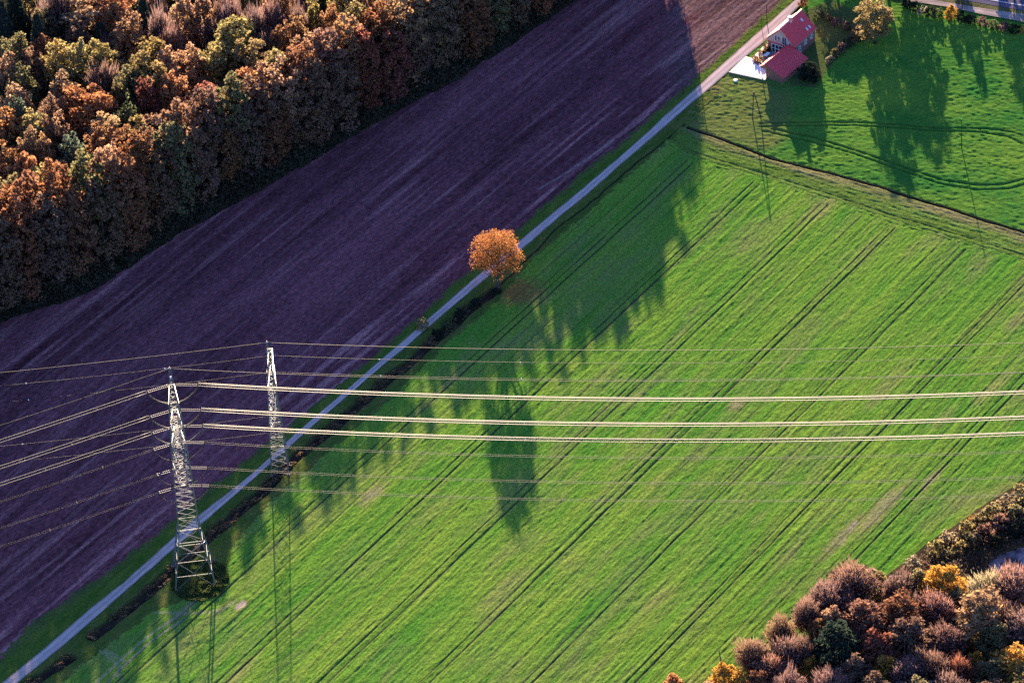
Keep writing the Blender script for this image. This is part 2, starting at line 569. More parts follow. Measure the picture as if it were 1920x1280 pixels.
# --- headland strip between the crop rows and the boundary ditch
H0, H1 = G(*HEAD[1])[:2], G(*HEAD[7])[:2]
AZH = math.atan2(H1[1] - H0[1], H1[0] - H0[0])
UH = np.array([math.cos(AZH), math.sin(AZH)])
VH = np.array([UH[1], -UH[0]])


def axis_fn(pts, o, u, v):
    a = sorted(((np.array(p) - o) @ u, (np.array(p) - o) @ v) for p in pts)
    ss, vv = np.array(a).T
    return lambda s: np.interp(s, ss, vv)


vHead = axis_fn(W2(HEAD), H0, UH, VH)
vD2 = axis_fn(W2(DITCH2), H0, UH, VH)


def head_tr(S, Wv):
    t = np.zeros(S.shape)
    h = vHead(S)
    for off, a in ((-0.3, .9), (-2.2, .9), (-5.2, .35), (-7.0, .35), (-9.4, .3), (-11.0, .3)):
        t = np.maximum(t, a * (1 - sm(0.15, 0.5, np.abs(Wv - h - off + 0.15 * vn(S / 7, S * 0, 80)))))
    return t


def head_z(X, Y, S, Wv):
    d2 = vD2(S)
    z = 0.06 + 0.12 * fbm(S / 1.6, Wv / 0.7, 81, 3) + 0.05 * fbm(X / .5, Y / .5, 84, 2) - 0.13 * head_tr(S, Wv)
    tr = 1 - sm(0.25, 0.9, np.abs(Wv - d2))
    return z - 0.75 * tr


def head_c(X, Y, S, Wv):
    k = sm(-9.5, -5.5, Wv - vHead(S) + 1.5 * fbm(S / 8, Wv / 3, 85))
    C = lerp((0.185, 0.155, 0.070), (0.100, 0.158, 0.030), k * 0.85 + 0.15)
    t = np.clip(0.5 + 0.6 * fbm(S / 6, Wv / 1.5, 86), 0, 1)
    C = C * (0.75 + 0.5 * t[..., None])
    g = (np.clip(fbm(S / 12, Wv / 4, 88) + 0.1, 0, 1) * 0.5)[..., None]
    C = C * (1 - g) + np.array((0.06, 0.12, 0.01)) * g
    tr = np.clip(head_tr(S, Wv) * 0.4, 0, 1)[..., None]
    C = C * (1 - tr) + np.array((0.07, 0.08, 0.02)) * tr
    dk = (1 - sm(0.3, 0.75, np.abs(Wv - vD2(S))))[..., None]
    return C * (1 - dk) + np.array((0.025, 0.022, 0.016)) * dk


sheet("headland_strip", H0, AZH, -14, 125, 0.42, -16, 3, 0.24,
      lambda X, Y, S, Wv: (Wv < vHead(S) + 0.2) & (Wv > vD2(S) - 0.9) & (X * V[0] + Y * V[1] > vFL(X * U[0] + Y * U[1]) - 1.0), head_z, head_c, M_WHEAT)

# --- meadow
MTR = [W2(p) for p in (
    [(1425, 232), (1500, 229), (1600, 229), (1690, 234), (1760, 240), (1850, 241), (1900, 248), (1960, 270)],
    [(1425, 238), (1500, 235), (1600, 235), (1690, 240), (1760, 245), (1840, 248), (1890, 256), (1940, 282)],
    [(1440, 240), (1520, 256), (1600, 281), (1680, 308), (1760, 336), (1830, 347), (1880, 346), (1930, 333)],
    [(1430, 246), (1515, 264), (1600, 288), (1680, 316), (1760, 344), (1830, 356), (1890, 354), (1940, 341)])]
LAWN = W2([(1500, 100), (1512, 20), (1560, 0), (1640, 40), (1610, 75), (1570, 110), (1550, 135), (1530, 165), (1480, 160)])
MEADOW_POLY = W2([(1262, 240), (1330, 166), (1398, 106), (1436, 74), (1474, 40), (1510, 4), (1600, -90), (2300, 40), (2400, 600), (2100, 500)])
MEADOW_POLY2 = np.array(MEADOW_POLY)


def mead_tr(X, Y):
    t = np.zeros(X.shape)
    for tk in MTR:
        t = np.maximum(t, 1 - sm(0.12, 0.55, pdist(X, Y, tk)))
    return t


def mead_z(X, Y, S, Wv):
    a = np.clip(0.8 + 0.5 * fbm(X / 20, Y / 14, 90), 0.3, 1.3)
    lw = inpoly(X, Y, LAWN)
    a = np.where(lw, 0.25, a)
    z = 0.03 + a * (0.19 * fbm(X / 1.3 + Y * .1, Y / 0.8 + .15 * X, 91, 3) + 0.06 * fbm(X / .6, Y / .6, 94, 2))
    return z - 0.22 * mead_tr(X, Y)


def mead_c(X, Y, S, Wv):
    t = np.clip(0.5 + 0.7 * fbm(X / 13, Y / 8, 95) + 0.3 * fbm(X / 2, Y / 1.2, 96), 0, 1)
    C = lerp((0.038, 0.135, 0.022), (0.112, 0.198, 0.026), t)
    pxd = pdist(X, Y, W2([(1300, 215), (1380, 160), (1430, 180), (1420, 250), (1320, 225)]))
    dry = np.clip((1 - sm(2, 11, pxd)) * (0.75 + 0.6 * fbm(X / 5, Y / 5, 97)), 0, 0.5)
    dry = np.maximum(dry, 0.75 * (1 - sm(0.5, 4.0, pdist(X, Y, W2([(1250, 245), (1290, 215), (1345, 160)])))))
    dry = np.maximum(dry, 0.75 * (1 - sm(0.4, 1.2, np.hypot((X - G(1306, 231)[0]) / 1.6, (Y - G(1306, 231)[1]) / 1.6))))
    C = C * (1 - dry[..., None]) + np.array((0.16, 0.115, 0.045)) * dry[..., None]
    lw = inpoly(X, Y, LAWN)[..., None] * 0.8
    C = C * (1 - lw) + np.array((0.075, 0.075, 0.028)) * lw
    tr = (mead_tr(X, Y) * 0.5)[..., None]
    return C * (1 - tr) + np.array((0.03, 0.05, 0.012)) * tr


AZH2 = AZH
sheet("meadow", H0, AZH, -30, 135, 0.40, -125, 3, 0.34,
      lambda X, Y, S, Wv: inpoly(X, Y, MEADOW_POLY) & (Wv < vD2(S) - 0.6), mead_z, mead_c, M_MEADOW)

# --- ploughed field
AZR = math.radians(51.3)


def soil_f(X, Y):
    S = X * math.cos(AZR) + Y * math.sin(AZR)
    Wv = X * math.sin(AZR) - Y * math.cos(AZR)
    return S, Wv, vn(S / 40, Wv / 0.9, 100) * .6 + vn(S / 18, Wv / 1.9, 101) * .4


def soil_z(X, Y, *_):
    S, Wv, r = soil_f(X, Y)
    return 0.03 + 0.09 * r + 0.10 * fbm(S / 1.2, Wv / .7, 102, 3)


def soil_c(X, Y, *_):
    S, Wv, r = soil_f(X, Y)
    C = np.ones(X.shape + (3,)) * np.array((0.130, 0.043, 0.049))
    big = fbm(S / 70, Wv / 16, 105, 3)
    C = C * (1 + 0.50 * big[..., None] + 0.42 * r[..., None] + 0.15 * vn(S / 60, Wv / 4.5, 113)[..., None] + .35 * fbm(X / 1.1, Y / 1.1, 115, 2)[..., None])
    st = np.clip(fbm(S / 34, Wv / 1.25, 108, 3) - 0.1, 0, 1) * 1.7 * np.clip(0.6 + fbm(S / 30, Wv / 20, 111), 0, 1.2)
    near = sm(24, 4, vVL(X * U[0] + Y * U[1]) - (X * V[0] + Y * V[1]))
    st = np.clip(st * (0.8 + 1.4 * near), 0, 0.9)
    C = C * (1 - st[..., None]) + np.array((0.34, 0.145, 0.140)) * st[..., None]
    greyer = (np.clip(sm(42, 58, X + 3 * fbm(X / 6, Y / 6, 117)), 0, 1) * .8)[..., None]  # greyer tone with finer streaks blended in towards the right end
    fine = (0.75 + .5 * vn(S / 12, Wv / .55, 118))[..., None]
    C = C * (1 - greyer) + np.array((0.135, 0.088, 0.080)) * fine * greyer
    pl = np.maximum(1 - sm(.1, .5, pdist(X, Y, W2([(1010, 355), (1060, 326), (1105, 295), (1150, 262)]))), 1 - sm(.1, .5, pdist(X, Y, W2([(1310, 122), (1340, 100), (1360, 84)]))))[..., None] * .7
    C = C * (1 - pl) + np.array((0.30, 0.20, 0.18)) * pl
    return C


PLOUGH_POLY = [tuple(p) for p in E2 + np.array([0, 1.0])] + [(90, 153 + (90 - 24) * ESL), (200, 330), (260, 300)] + W2([(1560, -85)]) + [(-180, -160), (-230, -60)]


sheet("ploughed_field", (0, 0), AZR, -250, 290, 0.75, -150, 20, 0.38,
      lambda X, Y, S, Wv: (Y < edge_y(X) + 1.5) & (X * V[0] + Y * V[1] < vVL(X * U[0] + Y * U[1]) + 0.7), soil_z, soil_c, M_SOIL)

# --- wood floor
_s0 = np.arange(-190, 80, 3.0)
_w0 = np.arange(-3.0, 200, 3.0)
_X, _O = np.meshgrid(_s0, _w0, indexing='ij')
_Y = edge_y(_X) + _O
_Z = 0.05 + 0.15 * vn(_X / 5, _Y / 5, 120) - 0.3 * (_O < -2)
_C = lerp((0.035, 0.026, 0.016), (0.075, 0.045, 0.022), 0.5 + 0.5 * vn(_X / 6, _Y / 6, 121))
obj("wood_floor", mesh_np("wood_floor", np.stack([_X, _Y, _Z], -1).reshape(-1, 3), grid_faces(*_X.shape)[:, ::-1], M_FLOOR, _C.reshape(-1, 3)), kind='structure')


# --- strips along the lane
def strip(name, fa, fb, s0, s1, ds, nc, zf, cf, mat):
    s = np.arange(s0, s1, ds)
    t = np.linspace(0, 1, nc)
    S, T = np.meshgrid(s, t, indexing='ij')
    Wv = fa(S) + (fb(S) - fa(S)) * T
    X = S * U[0] + Wv * V[0]
    Y = S * U[1] + Wv * V[1]
    Z = zf(X, Y, S, Wv, T)
    C = cf(X, Y, S, Wv, T)
    me = mesh_np(name, np.stack([X, Y, Z], -1).reshape(-1, 3), grid_faces(len(s), nc)[:, ::-1], mat, C.reshape(-1, 3))
    return obj(name, me, kind='structure')


def road_c(X, Y, S, Wv, T):
    C = np.ones(X.shape + (3,)) * np.array((0.47, 0.345, 0.315))
    tr = np.exp(-((T - 0.27) / .12) ** 2) + np.exp(-((T - 0.74) / .12) ** 2)
    C = C * (0.80 + 0.26 * tr[..., None] + 0.24 * fbm(S / 7, Wv / .6, 130)[..., None] + .10 * fbm(S / 1.5, Wv / .7, 132)[..., None])
    e = (1 - sm(0.0, 0.16 + 0.12 * vn(S / 2.2, S * 0 + np.where(T > .5, 9.0, 0), 131), np.minimum(T, 1 - T)))[..., None] * .8
    return C * (1 - e) + np.array((0.10, 0.11, 0.05)) * e


strip("lane", vRL, vRR, -225, 260, 0.8, 13, lambda X, Y, S, Wv, T: 0.10 + 0.05 * (1 - (2 * T - 1) ** 2), road_c, M_ROADSURF)


def vergel_c(X, Y, S, Wv, T):
    t = np.clip(.5 + .7 * fbm(S / 4, Wv, 135), 0, 1)
    C = lerp((0.045, 0.095, 0.014), (0.105, 0.135, 0.024), t)
    b = sm(0.55, 0.0, T + .25 * fbm(S / 3, Wv / .8, 137))[..., None] * .55
    C = C * (1 - b) + np.array((0.085, 0.055, 0.042)) * b
    return C


strip("lane_verge", lambda s: vVL(s) - 0.5 + 0.5 * vn(s / 3.1, s * 0, 138), lambda s: vRL(s) + 0.25, -225, 260, 0.45, 16,
      lambda X, Y, S, Wv, T: 0.09 + 0.10 * fbm(X / .9, Y / .9, 139, 3) + .06 * vn(X / .35, Y / .35, 140) - 0.15 * sm(0.9, 1.0, T) - 0.15 * sm(.12, 0, T), vergel_c, M_VERGE)

s_gap0, s_gap1, s_oak = sv((170, 1197))[0], sv((137, 1230))[0], sv((930, 540))[0]


def ditch_on(S):
    a = 1 - sm(s_oak - 3, s_oak + 1.5, S)
    gap = sm(s_gap1 - 0.8, s_gap1 + .8, S) * (1 - sm(s_gap0 - .8, s_gap0 + .8, S))
    return a * (1 - gap)


def ditch_h(S, Wv):
    on = ditch_on(S)
    hw = 1.95 + 0.25 * vn(S / 4, S * 0, 141)
    d = np.abs(Wv - vD(S) + .2 * vn(S / 3, S * 0, 142))
    f = 1 - sm(0.35, 1.0, d / hw)
    f2 = 1 - sm(0.12, 0.42, d)
    return on, f * on, f2 * (1 - on) * (S > s_oak)


def vr_z(X, Y, S, Wv, T):
    on, f, f2 = ditch_h(S, Wv)
    return 0.08 + 0.11 * fbm(X / .9, Y / .9, 143, 3) + .06 * vn(X / .35, Y / .35, 144) - 1.35 * f - 0.35 * f2 - 0.2 * sm(0.05, 0, T) - .1 * sm(.95, 1, T)


def vr_c(X, Y, S, Wv, T):
    on, f, f2 = ditch_h(S, Wv)
    t = np.clip(.5 + .7 * fbm(S / 4, Wv, 145), 0, 1)
    C = lerp((0.045, 0.090, 0.014), (0.115, 0.115, 0.030), t)
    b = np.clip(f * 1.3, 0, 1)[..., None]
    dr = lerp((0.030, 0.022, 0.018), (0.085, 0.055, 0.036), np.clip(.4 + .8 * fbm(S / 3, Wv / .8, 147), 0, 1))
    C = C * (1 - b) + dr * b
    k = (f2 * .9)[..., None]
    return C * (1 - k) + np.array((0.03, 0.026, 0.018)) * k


strip("ditch_verge", lambda s: vRR(s) - 0.3, lambda s: vFL(s) + 0.45, -225, 118, 0.5, 34, vr_z, vr_c, M_VERGE)

# --- ground round the pond and thicket at the lower right
hv = W2(HEDGE)
_hx = np.array([p[0] for p in hv])
_hy = np.array([p[1] for p in hv])
POND = np.array(G(1932, 1072)[:2])
_s0 = np.arange(-40, 240, 1.2)
_w0 = np.arange(-0.8, 90, 1.2)
_X, _O = np.meshgrid(_s0, _w0, indexing='ij')
_Y = np.interp(_X, _hx, _hy) - _O
_pd = np.hypot((_X - POND[0]) / 10.5, (_Y - POND[1]) / 10)
_Z = 0.05 + 0.2 * fbm(_X / 3, _Y / 3, 150) - 1.4 * (1 - sm(0.75, 1.15, _pd + .15 * vn(_X / 4, _Y / 4, 151))) + .1 * (_O < 1)
_C = lerp((0.05, 0.045, 0.022), (0.09, 0.06, 0.03), .5 + .5 * fbm(_X / 4, _Y / 4, 152))
obj("thicket_floor", mesh_np("thicket_floor", np.stack([_X, _Y, _Z], -1).reshape(-1, 3), grid_faces(*_X.shape), M_FLOOR, _C.reshape(-1, 3)), kind='structure')
_t = np.linspace(0, 2 * math.pi, 48, endpoint=False)
_pv = np.stack([POND[0] + 15 * np.cos(_t), POND[1] + 14 * np.sin(_t), np.full(48, -0.62)], -1)
_me = bpy.data.meshes.new("pond")
_me.from_pydata([tuple(p) for p in _pv], [], [tuple(range(48))])
_me.materials.append(M_WATER)
obj("pond", _me, kind='structure')


# --- flat surfaces by the house and the roads in the upper right corner
def flat(name, pts, z, mat, thick=0.12):
    bm = bmesh.new()
    vs = [bm.verts.new((*G(*p)[:2], z)) for p in pts]
    f = bm.faces.new(vs)
    f.normal_update()
    if f.normal.z < 0:
        f.normal_flip()
    r = bmesh.ops.extrude_face_region(bm, geom=[f])
    for v in r['geom']:
        if isinstance(v, bmesh.types.BMVert):
            v.co.z -= 0.0
    for v in vs:
        v.co.z -= thick + 0.4
    bmesh.ops.recalc_face_normals(bm, faces=bm.faces)
    me = bpy.data.meshes.new(name)
    bm.to_mesh(me)
    bm.free()
    me.materials.append(mat)
    return obj(name, me, kind='structure')


flat("driveway", [(1370, 135), (1398, 108), (1409, 111), (1413, 120), (1424, 126), (1440, 130), (1436, 149)], 0.30, M_DRIVE)
flat("driveway_kerb", [(1366, 137), (1370, 135), (1436, 149), (1435, 152)], 0.34, M_KERB)
flat("terrace", [(1409, 111), (1440, 79), (1475, 84), (1466, 108), (1440, 130), (1424, 126), (1413, 120)], 0.22, M_TERR)


def road_strip(name, top, bot, z, mat, cf):
    a, b = np.array(W2(top)), np.array(W2(bot))
    n = 60
    ta = np.linspace(0, 1, n)

    def rs(p):
        d = np.concatenate([[0], np.cumsum(np.hypot(*np.diff(p, axis=0).T))])
        d /= d[-1]
        return np.stack([np.interp(ta, d, p[:, 0]), np.interp(ta, d, p[:, 1])], -1)
    A, B = rs(a), rs(b)
    t = np.linspace(0, 1, 9)
    XY = A[:, None] + (B - A)[:, None] * t[None, :, None]
    T = np.broadcast_to(t, XY.shape[:2])
    X, Y = XY[..., 0], XY[..., 1]
    q = grid_faces(n, 9)
    me = mesh_np(name, np.concatenate([XY, np.full(XY.shape[:2] + (1,), z) + .04 * vn(X, Y, 155)[..., None]], -1).reshape(-1, 3), q, mat, cf(X, Y, T).reshape(-1, 3))
    o = obj(name, me, kind='structure')
    return o


road_strip("gravel_track", [(1560, -44), (1680, -12), (1731, -1), (1820, 14), (1920, 29), (2100, 57)], [(1560, -31), (1680, 0), (1784, 16), (1843, 29), (1920, 43), (2100, 72)], 0.30, M_ROADSURF,
           lambda X, Y, T: np.ones(X.shape + (3,)) * np.array((0.36, 0.28, 0.25)) * (0.85 + .3 * vn(X / 3, Y / 1, 156) + 0.12 * np.cos(T * 12.5))[..., None])
road_strip("track_verge", [(1560, -60), (1720, -19), (1804, 1), (1920, 21), (2100, 48)], [(1560, -43), (1680, -12), (1731, -1), (1820, 14), (1920, 30), (2100, 57)], 0.27, M_VERGE,
           lambda X, Y, T: np.ones(X.shape + (3,)) * np.array((0.13, 0.12, 0.05)) * (0.85 + .3 * vn(X / 2, Y / 2, 157))[..., None])
road_strip("asphalt_road", [(1560, -110), (1720, -62), (1804, -40), (1920, -16), (2100, 14)], [(1560, -59), (1720, -18), (1804, 2), (1920, 22), (2100, 49)], 0.32, M_ROADSURF,
           lambda X, Y, T: np.ones(X.shape + (3,)) * np.array((0.13, 0.11, 0.15)) * (0.9 + .2 * vn(X / 3, Y / 3, 158))[..., None])
road_strip("road_marking", [(1560, -71), (1720, -28), (1804, -9), (1880, 6), (1920, 12.6), (2100, 40)], [(1560, -70), (1720, -27), (1804, -8), (1880, 7), (1920, 13.8), (2100, 41)], 0.43, M_ROADSURF,
           lambda X, Y, T: np.ones(X.shape + (3,)) * np.array((0.75, 0.73, 0.75)))


# ------------------------------------------------------------------ trees
def quads_mesh(name, c, n, size, aspect, mat, up=None):
    """one quad per centre c, facing n"""
    N = len(c)
    r = rng.normal(size=(N, 3)) if up is None else up
    t = np.cross(n, r)
    t /= np.linalg.norm(t, axis=1)[:, None] + 1e-9
    b = np.cross(n, t)
    h = (size * 0.5)[:, None]
    w = h * aspect
    P = np.stack([c - t * h - b * w, c + t * h - b * w, c + t * h + b * w, c - t * h + b * w], 1)
    return mesh_np(name, P.reshape(-1, 3), np.arange(4 * N).reshape(N, 4), mat, None, smooth=False)


def tube(bm_v, bm_f, pts, rad, seg=7):
    pts = [np.array(p, float) for p in pts]
    base = len(bm_v)
    for i, p in enumerate(pts):
        d = pts[min(i + 1, len(pts) - 1)] - pts[max(i - 1, 0)]
        d = d / (np.linalg.norm(d) + 1e-9)
        a = np.cross(d, (0, 0, 1) if abs(d[2]) < .9 else (1, 0, 0))
        a /= np.linalg.norm(a)
        b = np.cross(d, a)
        for k in range(seg):
            t = 2 * math.pi * k / seg
            bm_v.append(tuple(p + rad[i] * (math.cos(t) * a + math.sin(t) * b)))
    for i in range(len(pts) - 1):
        for k in range(seg):
            k2 = (k + 1) % seg
            bm_f.append((base + i * seg + k, base + i * seg + k2, base + (i + 1) * seg + k2, base + (i + 1) * seg + k))
    bm_f.append(tuple(base + k for k in range(seg))[::-1])
    bm_f.append(tuple(base + (len(pts) - 1) * seg + k for k in range(seg)))


def pymesh(name, v, f, mat, smooth=False):
    me = bpy.data.meshes.new(name)
    me.from_pydata(v, [], f)
    me.materials.append(mat)
    if smooth:
        me.polygons.foreach_set("use_smooth", np.ones(len(me.polygons), bool))
    me.update()
    return me


def trunk_mesh(H, R, zc, r0, nl, seed, top=0.8, spread=0.75, twigs=0):
    r = random.Random(seed)
    v, f = [], []
    ln = [(0, 0, -0.3)]
    for i in range(1, 6):
        z = H * top * i / 5
        ln.append((r.uniform(-.25, .25) * i / 3, r.uniform(-.25, .25) * i / 3, z))
    tube(v, f, ln, [r0 * 1.25] + [r0 * (1 - .17 * i) for i in range(1, 6)], 8)
    for k in range(nl):
        a = 2 * math.pi * (k + r.uniform(-.3, .3)) / nl * 1.618 * 2
        z0 = H * r.uniform(.22, .6)
        L = R * r.uniform(.6, 1.0) * spread
        p0 = np.array((0, 0, z0))
        dz = r.uniform(.5, 1.2) * L
        p1 = p0 + np.array((math.cos(a) * L * .5, math.sin(a) * L * .5, dz * .45))
        p2 = p0 + np.array((math.cos(a + .2) * L, math.sin(a + .2) * L, dz))
        tube(v, f, [p0, p1, p2], [r0 * .45, r0 * .28, r0 * .08], 5)
        for j in range(twigs):
            q0 = p1 + (p2 - p1) * r.random()
            b = a + r.uniform(-1.2, 1.2)
            q1 = q0 + np.array((math.cos(b) * L * .35, math.sin(b) * L * .35, L * r.uniform(.15, .5)))
            tube(v, f, [q0, q1], [r0 * .16, r0 * .04], 4)
    return pymesh("trunk", v, f, M_BARK, True)


def crown_broad(H, R, zc, hz, nl, per, leaf, seed, low=-0.75, top_r=1.0, mat=None, zlo=1.0, lob=(.12, .26)):
    """foliage as many small clumps spread over and through an uneven crown"""
    g = np.random.default_rng(seed)
    d = g.normal(size=(nl * 4, 3))
    d /= np.linalg.norm(d, axis=1)[:, None]
    d = d[d[:, 2] > low][:nl]
    nl = len(d)
    k = g.uniform(.35, 1.0, nl) ** .6 * (1 + .22 * fbm(d[:, 0] * 1.3 + seed, d[:, 1] * 1.3 + d[:, 2] * 1.1 + 3, 195, 2))
    wid = np.where(d[:, 2] > 0, 1 - (1 - top_r) * d[:, 2], 1.0)
    lc = np.stack([d[:, 0] * R * k * wid, d[:, 1] * R * k * wid, zc + d[:, 2] * hz * k], -1)
    lr = R * g.uniform(lob[0], lob[1], nl) * g.choice([.7, 1, 1, 1.25], nl)
    m = np.maximum(6, (per * (lr / (R * .19)) ** 1.6 * g.uniform(.6, 1.3, nl))).astype(int)
    L = np.repeat(np.arange(nl), m)
    N = len(L)
    q = g.normal(size=(N, 3)) + d[L] * .6 + np.array((0, 0, .3))
    q /= np.linalg.norm(q, axis=1)[:, None]
    c = lc[L] + q * lr[L][:, None] * g.uniform(.35, 1.25, N)[:, None] * np.array((1, 1, .8))
    n = q * .5 + g.normal(size=(N, 3)) * .6
    n /= np.linalg.norm(n, axis=1)[:, None]
    zt, zb = np.percentile(c[:, 2], 99.7), np.percentile(c[:, 2], 1.5)
    c[:, 2] = zlo + (c[:, 2] - zb) / (zt - zb) * (H - zlo)
    rr = np.percentile(np.hypot(c[:, 0], c[:, 1]), 97)
    c[:, :2] *= R / rr
    keep = c[:, 2] > 0.3
    c, n = c[keep], n[keep]
    return quads_mesh("crown", c, n, leaf * g.uniform(.55, 1.35, len(c)), .8, mat or M_LEAF)


def crown_bare(H, R, zc, hz, n1, n2, seed):
    """brush of fine upright twigs with a few last leaves"""
    g = np.random.default_rng(seed)
    d = g.normal(size=(n1, 3))
    d /= np.linalg.norm(d, axis=1)[:, None]
    lobe = 0.80 + 0.45 * fbm(d[:, 0] * 1.7 + 5 + seed, d[:, 1] * 1.7 + d[:, 2] * 1.3, 190, 2) + .12 * vn(d[:, 0] * 5 + seed, d[:, 2] * 5, 193)
    rr = (g.uniform(.08, 1, n1) ** .5 * .92 + np.abs(g.normal(size=n1)) * .10) * lobe
    c = np.stack([d[:, 0] * R * rr, d[:, 1] * R * rr, zc + d[:, 2] * hz * rr * (1 + .25 * (d[:, 2] > 0))], -1)
    ax = np.stack([c[:, 0] / R, c[:, 1] / R, 1.9 + .5 * d[:, 2]], -1) + g.normal(size=(n1, 3)) * .22
    ax /= np.linalg.norm(ax, axis=1)[:, None]
    n = np.cross(ax, g.normal(size=(n1, 3)))
    n /= np.linalg.norm(n, axis=1)[:, None]
    b = np.cross(n, ax)
    L = g.uniform(.7, 2.2, n1)[:, None] * .5
    w = g.uniform(.025, .05, n1)[:, None]
    P1 = np.stack([c - ax * L - b * w, c + ax * L - b * w * .4, c + ax * L + b * w * .4, c - ax * L + b * w], 1)
    d = g.normal(size=(n2, 3))
    d /= np.linalg.norm(d, axis=1)[:, None]
    rr = g.uniform(.3, 1.02, n2) ** .5
    c = np.stack([d[:, 0] * R * rr, d[:, 1] * R * rr, zc + d[:, 2] * hz * rr], -1)
    n = g.normal(size=(n2, 3))
    n /= np.linalg.norm(n, axis=1)[:, None]
    t = np.cross(n, g.normal(size=(n2, 3)))
    t /= np.linalg.norm(t, axis=1)[:, None]
    b = np.cross(n, t)
    h = g.uniform(.10, .24, n2)[:, None]
    P2 = np.stack([c - t * h - b * h, c + t * h - b * h, c + t * h + b * h, c - t * h + b * h], 1)
    P = np.concatenate([P1, P2])
    N = len(P)
    return mesh_np("crown", P.reshape(-1, 3), np.arange(4 * N).reshape(N, 4), M_TWIG, None, smooth=False)


def crown_conifer(H, R, n, seed, base=.08):
    g = np.random.default_rng(seed)
    t = g.random(n) ** .75
    lay = np.floor(t * 15) / 15 + g.uniform(0, .045, n)
    z = H * (base + (1 - base) * lay)
    rad = R * (1 - lay) ** .85 * g.uniform(.25, 1.05, n) ** .5 + .1
    a = g.uniform(0, 2 * math.pi, n)
    ar = np.round(a / (2 * math.pi) * 11) / 11 * 2 * math.pi + lay * 20
    a = a * .45 + ar * .55
    c = np.stack([np.cos(a) * rad, np.sin(a) * rad, z - rad * .28], -1)
    nn = np.stack([np.cos(a) * .35, np.sin(a) * .35, np.ones(n)], -1) + g.normal(size=(n, 3)) * .4
    nn /= np.linalg.norm(nn, axis=1)[:, None]
    return quads_mesh("crown", c, nn, g.uniform(.35, .8, n), .5, M_NEEDLE)


# prototypes: H = 1 unit of their own metres, scaled per tree
KIND = {}


def proto(kind, name, H, R, crown, trunk):
    KIND.setdefault(kind, []).append((name, H, R, crown, trunk))


for i in range(7):
    R = 4.6
    proto('dome', 'broadleaf_tree', 24, R, crown_broad(24, R, 16.0, 8.0, 150, 38, .46, 200 + i, -0.8, .85, zlo=6.0), trunk_mesh(24, R, 17, .38, 7, 300 + i))
for i in range(5):
    R = 4.8
    proto('skirt', 'broadleaf_tree', 24, R, crown_broad(24, R, 13.2, 10.2, 210, 36, .50, 220 + i, -0.98, 1.0, zlo=.6), trunk_mesh(24, R, 15, .4, 8, 320 + i))
for i in range(4):
    R = 3.6
    proto('bare', 'bare_tree', 13, R, crown_bare(13, R, 7.4, 4.6, 5200, 700, 240 + i), trunk_mesh(13, R, 8, .16, 9, 340 + i, .8, .8, 2))
for i in range(3):
    R = 3.6
    proto('fir', 'conifer_tree', 20, R, crown_conifer(20, R, 4200, 260 + i), trunk_mesh(20, 1, 8, .28, 0, 360 + i, .95))
for i in range(3):
    R = 3.4
    proto('egg', 'broadleaf_tree', 13, R, crown_broad(13, R, 7.4, 5.4, 150, 36, .34, 270 + i, -0.95, .6, zlo=.8), trunk_mesh(13, R, 8, .2, 9, 370 + i, .9, .8, 2))
for i in range(4):
    R = 1.6
    proto('shrub', 'shrub', 2.6, R, crown_broad(2.6, R, 1.3, 1.25, 40, 26, .24, 280 + i, -0.8, zlo=.05), trunk_mesh(2.6, R, 1.3, .06, 5, 380 + i, .6))

PALETTE = {
    'orange': (0.285, 0.135, 0.062), 'tan': (0.275, 0.168, 0.094), 'olive yellow': (0.235, 0.178, 0.074), 'olive': (0.145, 0.120, 0.060),
    'red': (0.180, 0.070, 0.052), 'purple brown': (0.160, 0.094, 0.082), 'brown': (0.160, 0.094, 0.064), 'green': (0.078, 0.088, 0.046),
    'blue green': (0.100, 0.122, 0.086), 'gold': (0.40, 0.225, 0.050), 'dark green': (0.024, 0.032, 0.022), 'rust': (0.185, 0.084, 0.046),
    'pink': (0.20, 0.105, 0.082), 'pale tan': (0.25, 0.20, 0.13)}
TREES = []
_cnt = {}


def plant(kind, xy, H, R, colour, label, cat, group, z=0.0, var=None):
    lst = KIND[kind]
    k = _cnt.get(kind, 0)
    _cnt[kind] = k + 1
    name, H0_, R0, cm, tm = lst[(k if var is None else var) % len(lst)]
    t = thing(name, label, cat, (xy[0], xy[1], z), rnd.uniform(0, 6.28), group)
    sx = R / R0
    t.scale = (sx * rnd.uniform(.93, 1.07), sx * rnd.uniform(.93, 1.07), H / H0_)
    c = obj('crown', cm, t)
    base = PALETTE[colour]
    j = rnd.uniform(.85, 1.15)
    c.color = (base[0] * j * rnd.uniform(.92, 1.08), base[1] * j, base[2] * j * rnd.uniform(.9, 1.1), 1)
    obj('trunk', tm, t)
    return t


ORD = ['', 'second ', 'third ', 'fourth ', 'fifth ', 'sixth ', 'seventh ', 'eighth ', 'ninth ', 'tenth ', 'eleventh ', 'twelfth ', 'thirteenth ', 'fourteenth ', 'fifteenth ', 'sixteenth ', 'seventeenth ', 'eighteenth ', 'nineteenth ', 'twentieth ',
       'twenty-first ', 'twenty-second ', 'twenty-third ', 'twenty-fourth ', 'twenty-fifth ']

